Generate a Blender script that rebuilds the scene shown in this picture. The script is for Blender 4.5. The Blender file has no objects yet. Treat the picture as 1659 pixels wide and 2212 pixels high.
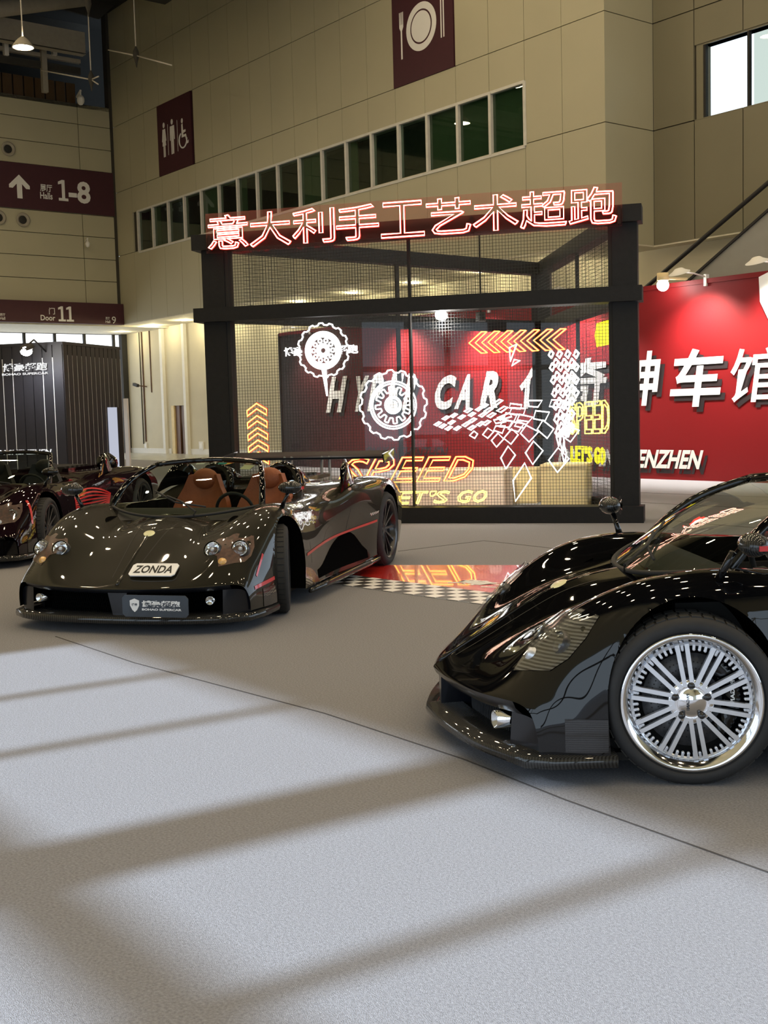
import bpy, bmesh, math, random
import numpy as np
from mathutils import Vector, Matrix
from mathutils.bvhtree import BVHTree
random.seed(7)
SC = bpy.context.scene
COL = SC.collection
PI = math.pi

# ------------------------------------------------------------------ camera
F_PX, PITCH, ROLL, CAM_H = 2537.72, 0.08443, -0.026896, 1.48
_f = np.array([0, math.cos(PITCH), -math.sin(PITCH)])
_u = np.array([0, math.sin(PITCH), math.cos(PITCH)])
_x = np.array([1.0, 0, 0])
_X = math.cos(ROLL) * _x + math.sin(ROLL) * _u
_U = -math.sin(ROLL) * _x + math.cos(ROLL) * _u
cam_d = bpy.data.cameras.new('camera')
cam_d.sensor_fit = 'VERTICAL'
cam_d.sensor_height = 24.0
cam_d.lens = F_PX / 2212 * 24.0
cam_d.clip_end = 300
cam = bpy.data.objects.new('camera', cam_d)
COL.objects.link(cam)
_m = Matrix.Identity(4)
for i in range(3):
    _m[i][0], _m[i][1], _m[i][2] = _X[i], _U[i], -_f[i]
_m[2][3] = CAM_H
cam.matrix_world = _m
SC.camera = cam

def ray(px, py):
    return _X * (px - 829.5) / F_PX - _U * (py - 1106) / F_PX + _f

# ------------------------------------------------------------------ world, sun, exposure
SC.view_settings.view_transform = 'Standard'
SC.view_settings.look = 'None'
SC.view_settings.gamma = 1
SC.view_settings.exposure = 0.0
SC.view_settings.use_curve_mapping = False
SC.cycles.use_denoising = True
SC.cycles.max_bounces = 8
SC.cycles.diffuse_bounces = 3
SC.cycles.glossy_bounces = 4
SC.cycles.transparent_max_bounces = 16
SC.cycles.sample_clamp_indirect = 6
SC.cycles.caustics_reflective = False
SC.cycles.caustics_refractive = False
W = bpy.data.worlds.new('overcast_sky')
SC.world = W
W.use_nodes = True
W.node_tree.nodes['Background'].inputs[0].default_value = (0.72, 0.86, 1.0, 1)
W.node_tree.nodes['Background'].inputs[1].default_value = 2.1

# building frame: X runs right along the big wall, Y away from the hall, Z up
YA = -0.660755
BX = np.array([-math.sin(YA), -math.cos(YA), 0])
BY = np.array([math.cos(YA), -math.sin(YA), 0])
B_ANG = math.atan2(BX[1], BX[0])
# booth frame
YC = -1.302918
CX = np.array([-math.sin(YC), -math.cos(YC), 0])
CY = np.array([-CX[1], CX[0], 0])
C_ANG = math.atan2(CX[1], CX[0])

sun_d = bpy.data.lights.new('sun', 'SUN')
sun_d.energy = 9.0
sun_d.angle = math.radians(1.7)
sun_d.color = (0.72, 0.85, 1.0)
sun = bpy.data.objects.new('sun', sun_d)
COL.objects.link(sun)
_sd = Vector((math.cos(math.radians(32)), math.sin(math.radians(32)), 0)) * math.cos(math.radians(30)) - Vector((0, 0, 1)) * math.sin(math.radians(30))
sun.rotation_euler = _sd.to_track_quat('-Z', 'Y').to_euler()

def bpx(px, py, x=None, y=None, z=None):
    """pixel ray -> building-frame point on the plane x=, y= or z="""
    d = ray(px, py)
    o = np.array([0, 0, CAM_H])
    if x is not None: t = x / (d @ BX)
    elif y is not None: t = y / (d @ BY)
    else: t = (z - CAM_H) / d[2]
    P = o + t * d
    return Vector((P @ BX, P @ BY, P[2]))

BOOTH_O = -3.78 * CX + 15.28 * CY
def cpx(px, py, y=None, z=None, p0=None, p1=None):
    """pixel ray -> booth-local point on plane y= / z= or on the vertical plane through p0,p1"""
    d = ray(px, py)
    o = np.array([0, 0, CAM_H])
    dl = np.array([d @ CX, d @ CY, d[2]])
    ol = np.array([-(BOOTH_O @ CX), -(BOOTH_O @ CY), CAM_H])
    if y is not None: t = (y - ol[1]) / dl[1]
    elif z is not None: t = (z - ol[2]) / dl[2]
    else:
        n = np.array([p1[1] - p0[1], -(p1[0] - p0[0]), 0])
        t = ((np.array([p0[0], p0[1], 0]) - ol) @ n) / (dl @ n)
    P = ol + t * dl
    return Vector(P)

# ------------------------------------------------------------------ materials
MATS = {}
def nt(name):
    m = bpy.data.materials.new(name)
    m.use_nodes = True
    t = m.node_tree
    t.nodes.clear()
    out = t.nodes.new('ShaderNodeOutputMaterial')
    MATS[name] = m
    return m, t, out
def nd(t, kind, **kw):
    n = t.nodes.new(kind)
    for k, v in kw.items():
        if k in n.inputs: n.inputs[k].default_value = v
        else: setattr(n, k, v)
    return n
def c4(c): return (c[0], c[1], c[2], 1)
def pbr(name, col, rough=.5, metal=0, var=.06, scale=6, coat=0, bump=0, bscale=60, spec=.5, alt=None, coat_r=.03, stretch=(1, 1, 1)):
    m, t, out = nt(name)
    b = nd(t, 'ShaderNodeBsdfPrincipled', Roughness=rough, Metallic=metal)
    b.inputs['Specular IOR Level'].default_value = spec
    b.inputs['Coat Weight'].default_value = coat
    b.inputs['Coat Roughness'].default_value = coat_r
    tc = nd(t, 'ShaderNodeTexCoord')
    mp = nd(t, 'ShaderNodeMapping')
    mp.inputs['Scale'].default_value = stretch
    t.links.new(tc.outputs['Object'], mp.inputs['Vector'])
    nz = nd(t, 'ShaderNodeTexNoise', Scale=scale, Detail=4.0)
    t.links.new(mp.outputs['Vector'], nz.inputs['Vector'])
    cr = nd(t, 'ShaderNodeValToRGB')
    c2 = alt if alt else [min(1, c * (1 + var)) for c in col]
    c1 = col if alt else [c * (1 - var) for c in col]
    cr.color_ramp.elements[0].color = c4(c1); cr.color_ramp.elements[0].position = .3
    cr.color_ramp.elements[1].color = c4(c2); cr.color_ramp.elements[1].position = .7
    t.links.new(nz.outputs['Fac'], cr.inputs['Fac'])
    t.links.new(cr.outputs['Color'], b.inputs['Base Color'])
    if bump:
        n2 = nd(t, 'ShaderNodeTexNoise', Scale=bscale, Detail=3.0)
        t.links.new(tc.outputs['Object'], n2.inputs['Vector'])
        bp = nd(t, 'ShaderNodeBump', Strength=bump, Distance=.01)
        t.links.new(n2.outputs['Fac'], bp.inputs['Height'])
        t.links.new(bp.outputs['Normal'], b.inputs['Normal'])
    t.links.new(b.outputs[0], out.inputs[0])
    return m
def emit(name, col, s):
    m, t, out = nt(name)
    e = nd(t, 'ShaderNodeEmission', Strength=s)
    e.inputs['Color'].default_value = c4(col)
    t.links.new(e.outputs[0], out.inputs[0])
    return m
def glass(name, tint=(.95, .97, .96), f0=.04, rough=.0):
    """thin sheet: clear, with Schlick reflection that is the same from both faces"""
    m, t, out = nt(name)
    tr = nd(t, 'ShaderNodeBsdfTransparent'); tr.inputs[0].default_value = c4(tint)
    gl = nd(t, 'ShaderNodeBsdfGlossy', Roughness=rough); gl.inputs[0].default_value = (1, 1, 1, 1)
    ge = nd(t, 'ShaderNodeNewGeometry')
    dt = nd(t, 'ShaderNodeVectorMath', operation='DOT_PRODUCT')
    t.links.new(ge.outputs['Normal'], dt.inputs[0]); t.links.new(ge.outputs['Incoming'], dt.inputs[1])
    ab = nd(t, 'ShaderNodeMath', operation='ABSOLUTE'); t.links.new(dt.outputs['Value'], ab.inputs[0])
    iv = nd(t, 'ShaderNodeMath', operation='SUBTRACT'); iv.inputs[0].default_value = 1; t.links.new(ab.outputs[0], iv.inputs[1])
    pw = nd(t, 'ShaderNodeMath', operation='POWER'); pw.inputs[1].default_value = 5; t.links.new(iv.outputs[0], pw.inputs[0])
    ma = nd(t, 'ShaderNodeMath', operation='MULTIPLY_ADD'); ma.inputs[1].default_value = 1 - f0; ma.inputs[2].default_value = f0; t.links.new(pw.outputs[0], ma.inputs[0])
    mx = nd(t, 'ShaderNodeMixShader')
    t.links.new(ma.outputs[0], mx.inputs[0]); t.links.new(tr.outputs[0], mx.inputs[1]); t.links.new(gl.outputs[0], mx.inputs[2])
    t.links.new(mx.outputs[0], out.inputs[0])
    return m
def carbon(name, c1, c2, scale=30, coat=1.0, rough=.4):
    m, t, out = nt(name)
    b = nd(t, 'ShaderNodeBsdfPrincipled', Roughness=rough)
    b.inputs['Coat Weight'].default_value = coat
    b.inputs['Specular IOR Level'].default_value = .08
    b.inputs['Coat Roughness'].default_value = .03
    tc = nd(t, 'ShaderNodeTexCoord')
    mp = nd(t, 'ShaderNodeMapping')
    mp.inputs['Rotation'].default_value = (0, 0, math.radians(45))
    t.links.new(tc.outputs['Object'], mp.inputs['Vector'])
    wv = nd(t, 'ShaderNodeTexWave', Scale=scale)
    t.links.new(mp.outputs['Vector'], wv.inputs['Vector'])
    cr = nd(t, 'ShaderNodeValToRGB')
    cr.color_ramp.elements[0].color = c4(c1); cr.color_ramp.elements[1].color = c4(c2)
    t.links.new(wv.outputs['Fac'], cr.inputs['Fac'])
    t.links.new(cr.outputs['Color'], b.inputs['Base Color'])
    t.links.new(b.outputs[0], out.inputs[0])
    return m

pbr('carpet', (.275, .275, .295), .95, var=.22, scale=110, bump=.5, bscale=300, spec=.1)
pbr('seam', (.06, .055, .055), .9)
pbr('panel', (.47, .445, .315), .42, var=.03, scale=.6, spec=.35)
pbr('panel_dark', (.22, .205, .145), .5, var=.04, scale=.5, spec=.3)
pbr('panel_gap', (.05, .045, .035), .9)
pbr('plaster', (.62, .57, .44), .8, var=.06, scale=.8)
pbr('soffit', (.68, .64, .52), .8)
pbr('ceiling_steel', (.045, .042, .035), .8)
pbr('roof_deck', (.018, .017, .014), .9)
pbr('girder', (.36, .33, .27), .7)
pbr('rod', (.55, .52, .46), .5)
pbr('dark', (.018, .017, .016), .7)
pbr('maroon', (.055, .010, .018), .6, var=.05)
pbr('white', (.80, .79, .76), .55, var=.02)
pbr('white_print', (.83, .83, .82), .7, var=.01)
pbr('window_frame', (.66, .65, .60), .5)
pbr('booth_black', (.012, .0115, .012), .55, var=.12, scale=14, bump=.15, bscale=40, spec=.35)
pbr('wire', (.03, .03, .028), .6)
pbr('red_print', (.17, .007, .009), .5, var=.10, scale=1.2, spec=.25)
pbr('black_print', (.018, .010, .012), .6)
pbr('rib_black', (.014, .0135, .017), .55, var=.1, scale=4)
pbr('rib_strip', (.75, .75, .70), .4)
pbr('cream_box', (.78, .63, .34), .6)
pbr('white_neon_lit', (.80, .66, .56), .6)  # white box with the pinkish red neon light mixed into its colour
pbr('wood', (.12, .055, .025), .5, var=.3, scale=5, stretch=(1, 1, .2))
pbr('rubber', (.022, .022, .023), .75, var=.1, scale=30)
pbr('tread', (.03, .029, .027), .85)
pbr('chrome', (.90, .91, .93), .07, metal=1, var=.01)
pbr('polished', (.80, .83, .90), .25, metal=.55, var=.02, coat=.5)
pbr('dark_rim', (.02, .02, .022), .3, coat=.6)
pbr('disc', (.085, .085, .09), .45, metal=.3, var=.3, scale=40)
pbr('black_gloss', (.003, .003, .0035), .5, coat=1.0, var=.02, spec=0)
pbr('purple_gloss', (.010, .004, .006), .5, coat=1.0, var=.1, spec=0)
pbr('navy_satin', (.006, .007, .011), .30, coat=.4, spec=.35)
pbr('red_paint', (.62, .02, .02), .3, coat=.7)
pbr('leather', (.30, .085, .030), .55, var=.12, scale=12, bump=.2, bscale=70)
pbr('plate_white', (.9, .9, .89), .5)
pbr('plate_dark', (.035, .045, .06), .35, var=.3, scale=5)
pbr('bulb_amber', (.75, .42, .12), .2, coat=1)
pbr('badge', (.75, .72, .40), .3, coat=1)
pbr('sticker_teal', (.02, .35, .36), .5)
pbr('sticker_cream', (.75, .75, .52), .6)
pbr('mat_red', (.68, .030, .020), .22, var=.12, scale=2.0, coat=.6)
pbr('door_brown', (.10, .055, .02), .5)
pbr('stone', (.42, .42, .38), .25, var=.1, scale=2)
pbr('esc_panel', (.30, .30, .27), .45, var=.03)
pbr('pipe_brown', (.10, .05, .03), .6)
carbon('carbon_olive', (.009, .008, .005), (.021, .0185, .011), 44)
pbr('void', (.004, .004, .004), 1.0, spec=0)
pbr('wing_black', (.005, .005, .006), .35, spec=.12)
carbon('carbon_dark', (.006, .006, .006), (.035, .035, .034), 30)
glass('clear_glass', (.96, .97, .97), .012)
glass('car_glass', (.66, .72, .64), .07)
glass('dark_window', (.55, .64, .56), .05)
glass('lens', (.92, .93, .93), .06)
emit('neon_white', (1, .97, .95), 6)
emit('neon_hot', (1, .86, .62), 7)
emit('neon_halo_red', (1, .03, .02), 3.0)
emit('neon_yellow', (1, .72, .10), 5)
emit('neon_yellow2', (.95, .80, .02), 1.6)
emit('lamp_disc', (1, .79, .50), 145)
emit('lamp_cool', (1, .97, .92), 60)
emit('lamp_arm', (1, .95, .88), 9)
emit('door_glow', (.96, .98, 1.0), 2.6)
emit('room_glow', (.82, .95, .88), .85)
emit('panel_glow', (.80, .84, 1.0), .62)
emit('ceiling_lit', (1, .85, .45), .7)

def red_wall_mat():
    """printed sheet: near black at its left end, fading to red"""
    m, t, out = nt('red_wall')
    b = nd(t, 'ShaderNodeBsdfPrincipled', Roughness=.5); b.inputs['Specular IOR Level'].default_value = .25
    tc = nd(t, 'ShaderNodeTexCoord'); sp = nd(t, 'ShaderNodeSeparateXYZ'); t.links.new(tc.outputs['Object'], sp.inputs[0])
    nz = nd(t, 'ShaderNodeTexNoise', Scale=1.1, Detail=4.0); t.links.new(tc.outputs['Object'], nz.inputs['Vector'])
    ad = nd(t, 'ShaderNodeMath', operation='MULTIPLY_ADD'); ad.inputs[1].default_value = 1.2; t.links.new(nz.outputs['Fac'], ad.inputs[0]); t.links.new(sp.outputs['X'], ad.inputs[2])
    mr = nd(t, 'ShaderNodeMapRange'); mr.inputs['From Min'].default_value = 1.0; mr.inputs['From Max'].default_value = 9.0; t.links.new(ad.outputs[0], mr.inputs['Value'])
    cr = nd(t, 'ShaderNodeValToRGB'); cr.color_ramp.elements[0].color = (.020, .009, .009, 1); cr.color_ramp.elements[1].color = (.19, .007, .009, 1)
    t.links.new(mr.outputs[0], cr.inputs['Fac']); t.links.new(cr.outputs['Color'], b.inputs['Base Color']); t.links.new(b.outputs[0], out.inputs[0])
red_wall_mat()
def checker_mat():
    m, t, out = nt('checker')
    b = nd(t, 'ShaderNodeBsdfPrincipled', Roughness=.5)
    tc = nd(t, 'ShaderNodeTexCoord')
    ck = nd(t, 'ShaderNodeTexChecker', Scale=8.0)
    ck.inputs['Color1'].default_value = (.85, .84, .82, 1)
    ck.inputs['Color2'].default_value = (.02, .018, .018, 1)
    t.links.new(tc.outputs['Object'], ck.inputs['Vector'])
    t.links.new(ck.outputs['Color'], b.inputs['Base Color'])
    t.links.new(b.outputs[0], out.inputs[0])
checker_mat()
def stripe_mat(name, c1, c2, scale):
    m, t, out = nt(name)
    b = nd(t, 'ShaderNodeBsdfPrincipled', Roughness=.25, Metallic=.5)
    b.inputs['Coat Weight'].default_value = 1
    tc = nd(t, 'ShaderNodeTexCoord'); wv = nd(t, 'ShaderNodeTexWave', Scale=scale, Distortion=.6)
    wv.bands_direction = 'Z'
    cr = nd(t, 'ShaderNodeValToRGB'); cr.color_ramp.elements[0].color = c4(c1); cr.color_ramp.elements[1].color = c4(c2)
    t.links.new(tc.outputs['Object'], wv.inputs['Vector']); t.links.new(wv.outputs['Fac'], cr.inputs['Fac'])
    t.links.new(cr.outputs['Color'], b.inputs['Base Color']); t.links.new(b.outputs[0], out.inputs[0])
stripe_mat('carbon_side', (.006, .006, .007), (.035, .036, .038), 36)
stripe_mat('lamp_bed_clear', (.02, .02, .018), (.22, .22, .20), 24)
def acrylic_halo_mat():
    m, t, out = nt('acrylic_halo')
    tr = nd(t, 'ShaderNodeBsdfTransparent'); tr.inputs[0].default_value = (.98, .93, .93, 1)
    df = nd(t, 'ShaderNodeBsdfTranslucent'); df.inputs[0].default_value = (.9, .35, .3, 1)  # pinkish red scatter puts the neon's halo into the sheet's colour
    mx = nd(t, 'ShaderNodeMixShader'); mx.inputs[0].default_value = .16
    t.links.new(tr.outputs[0], mx.inputs[1]); t.links.new(df.outputs[0], mx.inputs[2])
    t.links.new(mx.outputs[0], out.inputs[0])
acrylic_halo_mat()

# ------------------------------------------------------------------ mesh helpers
def V(*a): return Vector(a)
class MB:
    def __init__(s): s.v = []; s.f = []; s.sm = []
    def add(s, vs, fs, smooth=False):
        b = len(s.v); s.v += [tuple(p) for p in vs]
        s.f += [tuple(i + b for i in f) for f in fs]; s.sm += [smooth] * len(fs); return s
    def box(s, a, b, ang=0, o=None):
        x0, y0, z0 = a; x1, y1, z1 = b
        vs = [V(x, y, z) for z in (z0, z1) for x, y in ((x0, y0), (x1, y0), (x1, y1), (x0, y1))]
        if o is not None:
            R = Matrix.Rotation(ang, 3, 'Z'); vs = [R @ p + Vector(o) for p in vs]
        return s.add(vs, [(3, 2, 1, 0), (4, 5, 6, 7), (0, 1, 5, 4), (1, 2, 6, 5), (2, 3, 7, 6), (3, 0, 4, 7)])
    def bar(s, p, q, w, h, up=(0, 0, 1)):
        p = Vector(p); q = Vector(q); d = (q - p).normalized(); u = Vector(up)
        sd = d.cross(u)
        if sd.length < 1e-4: sd = d.cross(Vector((1, 0, 0)))
        sd.normalize(); u = sd.cross(d)
        vs = [c + sd * a * w / 2 + u * b * h / 2 for c in (p, q) for a, b in ((-1, -1), (1, -1), (1, 1), (-1, 1))]
        return s.add(vs, [(3, 2, 1, 0), (4, 5, 6, 7), (0, 1, 5, 4), (1, 2, 6, 5), (2, 3, 7, 6), (3, 0, 4, 7)])
    def prism(s, poly, o, u, v, w, d0, d1):
        o, u, v, w = map(Vector, (o, u, v, w)); n = len(poly)
        vs = [o + u * x + v * y + w * d for d in (d0, d1) for x, y in poly]
        fs = [tuple(range(n))[::-1], tuple(range(n, 2 * n))]
        fs += [(i, (i + 1) % n, (i + 1) % n + n, i + n) for i in range(n)]
        return s.add(vs, fs)
    def tube(s, pts, r, n=8, closed=False, smooth=True, rs=None):
        pts = [Vector(p) for p in pts]; m = len(pts); vs = []; prev = None
        for i, p in enumerate(pts):
            if closed: d = pts[(i + 1) % m] - pts[i - 1]
            else: d = pts[min(i + 1, m - 1)] - pts[max(i - 1, 0)]
            if d.length < 1e-9: d = Vector((0, 0, 1))
            d.normalize()
            if prev is None:
                a = d.orthogonal().normalized()
            else:
                a = prev - d * prev.dot(d)
                a = a.normalized() if a.length > 1e-5 else d.orthogonal().normalized()
            prev = a; b = d.cross(a); rr = rs[i] if rs else r
            vs += [p + (a * math.cos(2 * PI * k / n) + b * math.sin(2 * PI * k / n)) * rr for k in range(n)]
        fs = []
        for i in range(m if closed else m - 1):
            j = (i + 1) % m
            fs += [(i * n + k, i * n + (k + 1) % n, j * n + (k + 1) % n, j * n + k) for k in range(n)]
        if not closed: fs += [tuple(range(n))[::-1], tuple((m - 1) * n + k for k in range(n))]
        return s.add(vs, fs, smooth)
    def lathe(s, prof, o, ax, n=32, smooth=True, a0=0, a1=2 * PI):
        o = Vector(o); ax = Vector(ax).normalized(); e = ax.orthogonal().normalized(); g = ax.cross(e)
        full = abs(a1 - a0 - 2 * PI) < 1e-6; cnt = n if full else n + 1; vs = []
        for k in range(cnt):
            t = a0 + (a1 - a0) * k / n
            vs += [o + (e * math.cos(t) + g * math.sin(t)) * r + ax * h for r, h in prof]
        m = len(prof); fs = []
        for k in range(n):
            j = (k + 1) % cnt
            fs += [(k * m + i, j * m + i, j * m + i + 1, k * m + i + 1) for i in range(m - 1)]
        return s.add(vs, fs, smooth)
    def grid(s, rows, smooth=True, flip=False):
        m = len(rows[0]); vs = [p for r in rows for p in r]
        fs = [(i * m + j, i * m + j + 1, (i + 1) * m + j + 1, (i + 1) * m + j) for i in range(len(rows) - 1) for j in range(m - 1)]
        if flip: fs = [f[::-1] for f in fs]
        return s.add(vs, fs, smooth)
    def ball(s, c, r, n=12, sc=(1, 1, 1)):
        c = Vector(c); rows = []
        for i in range(n // 2 + 1):
            a = PI * i / (n // 2)
            rows.append([c + Vector((math.sin(a) * math.cos(2 * PI * j / n) * r * sc[0], math.sin(a) * math.sin(2 * PI * j / n) * r * sc[1], math.cos(a) * r * sc[2])) for j in range(n + 1)])
        return s.grid(rows, True, True)
    def mesh(s, name):
        me = bpy.data.meshes.new(name); me.from_pydata(s.v, [], s.f)
        me.polygons.foreach_set('use_smooth', s.sm); me.update(); return me
    def build(s, name, mat, parent=None, label=None):
        return obj(name, s.mesh(name), mat, parent, label)
def obj(name, me, mat, parent=None, label=None):
    o = bpy.data.objects.new(name, me); COL.objects.link(o)
    if mat and not me.materials: me.materials.append(MATS[mat])
    if parent is not None: o.parent = parent
    if label: o['label'] = label
    return o
def tag(o, label, cat, group=None):
    o['label'] = label; o['category'] = cat
    if group: o['group'] = group
    return o
def struct(o): o['kind'] = 'structure'; return o
def empty(name, loc=(0, 0, 0), rz=0):
    o = bpy.data.objects.new(name, None); o.empty_display_size = .2
    o.location = loc; o.rotation_euler = (0, 0, rz); COL.objects.link(o); return o
def thing(name, label, cat, loc=(0, 0, 0), rz=0, group=None): return tag(empty(name, loc, rz), label, cat, group)
def bworld(x, y, z=0):
    p = BX * x + BY * y; return Vector((p[0], p[1], z))
def bthing(name, label, cat, x, y, z=0, group=None): return thing(name, label, cat, bworld(x, y, z), B_ANG, group)
def bempty(name): return empty(name, (0, 0, 0), B_ANG)
def copy_tree(root, loc=None, rz=None):
    r = root.copy(); COL.objects.link(r)
    if loc is not None: r.location = loc
    if rz is not None: r.rotation_euler = (0, 0, rz)
    for ch in list(root.children):
        c = ch.copy(); COL.objects.link(c); c.parent = r
        for g in list(ch.children):
            d = g.copy(); COL.objects.link(d); d.parent = c
    return r

# ---- lettering: the built-in vector font, flattened to outlines
def glyph(s, bold=0, shear=0, fill=True, res=3):
    cu = bpy.data.curves.new('t', 'FONT'); cu.body = s; cu.size = 1; cu.resolution_u = res
    cu.fill_mode = 'FRONT' if fill else 'NONE'; cu.offset = bold; cu.shear = shear
    o = bpy.data.objects.new('t', cu); COL.objects.link(o)
    me = o.evaluated_get(bpy.context.evaluated_depsgraph_get()).to_mesh()
    vs = [v.co.copy() for v in me.vertices]; fs = [tuple(p.vertices) for p in me.polygons]; es = [tuple(e.vertices) for e in me.edges]
    bpy.data.objects.remove(o); bpy.data.curves.remove(cu)
    return vs, fs, es
def fit(vs, w, h):
    x0 = min(p.x for p in vs); x1 = max(p.x for p in vs); y0 = min(p.y for p in vs); y1 = max(p.y for p in vs)
    sy = h / (y1 - y0); sx = w / (x1 - x0) if w else sy
    return [((p.x - x0) * sx, (p.y - y0) * sy) for p in vs]
def text(mb, s, o, u, v, w, h, bold=0, shear=0, lift=.004, skew=0):
    """flat lettering with its lower left corner at o, u right, v up"""
    o, u, v = Vector(o), Vector(u).normalized(), Vector(v).normalized(); n = u.cross(v)
    vs, fs, es = glyph(s, bold, shear); q = fit(vs, w, h)
    mb.add([o + u * (x + skew * y) + v * y + n * lift for x, y in q], fs)
def loops(s, w, h, bold=0, shear=0):
    vs, fs, es = glyph(s, bold, shear, fill=False, res=2); q = fit(vs, w, h)
    nb = {}
    for a, b in es: nb.setdefault(a, []).append(b); nb.setdefault(b, []).append(a)
    seen = set(); out = []
    for st in nb:
        if st in seen: continue
        L = [st]; seen.add(st); cur = st
        while True:
            nx = [k for k in nb[cur] if k not in seen]
            if not nx: break
            cur = nx[0]; seen.add(cur); L.append(cur)
        P = [q[i] for i in L]; R = []
        for p in P:
            if not R or math.hypot(p[0] - R[-1][0], p[1] - R[-1][1]) > min(w or h, h) * .02: R.append(p)
        if len(R) > 2: out.append(R)
    return out

# ================================================================== the hall
ZR = 17.4                 # roof underside
XD, XR = -44.0, -18.5     # door wall plane, right end of the big wall's projecting volume
YU, YL, YB = 21.1, 23.2, 22.8
ZS = 5.28                 # soffit height
MOD = 1.265               # window / panel module
ROWS = [ZS, 7.98, 10.45, 13.0, 15.22, ZR]

fl = bempty('floor'); struct(fl)
MB().box((-60, -8, -.2), (24, 34, 0)).build('carpet', 'carpet', fl)
def seam(pts, w=.008):
    mb = MB()
    for p, q in zip(pts, pts[1:]):
        a = bpx(*p, z=0); b = bpx(*q, z=0); mb.bar(a + V(0, 0, .0005), b + V(0, 0, .0005), w, .004)
    mb.build('carpet_seam', 'seam', fl)
seam([(120, 1375), (290, 1432), (700, 1541), (1000, 1640), (1220, 1728), (1659, 1885), (2600, 2300)])
seam([(860, 1191), (1045, 1168), (1180, 1183), (1330, 1206)], .012)
seam([(1380, 1064), (1480, 1068), (1659, 1074)], .02)
seam([(1380, 1085), (1500, 1092), (1659, 1099)], .02)
seam([(1430, 1122), (1500, 1130), (1659, 1142)], .016)
# polished stone strip along the far wall
MB().box((-48.2, 19.2, 0), (-20, 23.2, .012)).build('stone_strip', 'stone', fl)

# ---- big wall: recessed backing, panels, window strip
wb = bempty('wall_back'); struct(wb)
MB().box((XD, YU + .06, ZS), (XR - .08, YU + .5, 7.97)).box((XD, YU + .06, 9.5), (XR - .08, YU + .5, ZR)).box((XD, YU + .06, 7.9), (-42.15, YU + .5, 9.6)).box((-21.0, YU + .06, 7.9), (XR - .08, YU + .5, 9.6)).build('backing', 'panel_gap', wb)
WX0, WX1, WZ0, WZ1 = -42.15, -21.07, 7.93, 9.48
def panel(x0, x1, z0, z1, g=.007):
    MB().box((x0 + g, YU, z0 + g * 1.4), (x1 - g, YU + .07, z1 - g * 1.4)).build('panel', 'panel', wb)
cols = [XR, -19.83] + [WX1 - i * MOD for i in range(0, 18)] + [XD]
cols = sorted(c for c in cols if c >= XD)
SIGN1 = (-40.2, -37.66); SIGN2 = (-26.16, -23.63)
for r in range(5):
    z0, z1 = ROWS[r], ROWS[r + 1]
    for x0, x1 in zip(cols, cols[1:]):
        if x1 - x0 < .1: continue
        xm = (x0 + x1) / 2
        if r == 2 and (SIGN1[0] < xm < SIGN1[1] or SIGN2[0] < xm < SIGN2[1]): continue
        if r == 1 and WX0 < xm < WX1:
            panel(x0, x1, WZ1, z1); continue
        panel(x0, x1, z0, z1 if r < 4 else ZR)
# the sloped soffit edge and return faces
MB().box((XD, YU, ZS - .02), (XR, YL + .4, ZS + .02)).box((XR, YB, ZS - .02), (2, YL + .4, ZS + .02)).build('soffit', 'soffit', wb)
# window strip
w1 = bempty('window_1'); struct(w1)
MB().box((WX0, YU - .02, WZ0 - .05), (WX1, YU + .3, WZ0 + .02)).box((WX0, YU - .02, WZ1 - .04), (WX1, YU + .3, WZ1 + .03)).build('window_frame', 'window_frame', w1)
nW = 17; pw = (WX1 - WX0) / nW
for i in range(nW + 1):
    x = WX0 + i * pw
    MB().box((x - .045, YU - .03, WZ0), (x + .045, YU + .14, WZ1)).build('mullion', 'window_frame', w1)
for i in range(nW):
    x = WX0 + i * pw
    MB().box((x + .045, YU + .06, WZ0), (x + pw - .045, YU + .075, WZ1)).build('pane', 'dark_window', w1)
pbr('blind', (.24, .30, .24), .8); pbr('room_dark', (.42, .42, .36), .9)
for i in range(nW):
    if i % 5 in (1, 4) or i > 14:
        x = WX0 + i * pw
        MB().box((x + .06, YU + .13, WZ0), (x + (pw - .06 if i > 14 or i % 5 == 4 else .4), YU + .15, WZ1)).build('blind', 'blind', w1)
# gallery behind the strip
MB().box((WX0, YU + 2.2, WZ0 - .6), (WX1, YU + 2.3, WZ1 + .6)).box((WX0, YU + .5, WZ1 + .55), (WX1, YU + 2.3, WZ1 + .65)).box((WX0, YU + .5, WZ0 - .6), (WX1, YU + 2.3, WZ0 - .5)).box((WX0 - .2, YU + .4, WZ0 - .6), (WX0 - .1, YU + 2.3, WZ1 + .6)).box((WX1 + .1, YU + .4, WZ0 - .6), (WX1 + .2, YU + 2.3, WZ1 + .6)).build('gallery_wall', 'room_dark', w1)
for x in (-25.2, -24.4, -23.5):
    MB().bar((x, YU + 1.6, WZ1 - .12), (x + .5, YU + 1.0, WZ1 - .12), .05, .04).build('tube_light', 'lamp_arm', w1)
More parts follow.
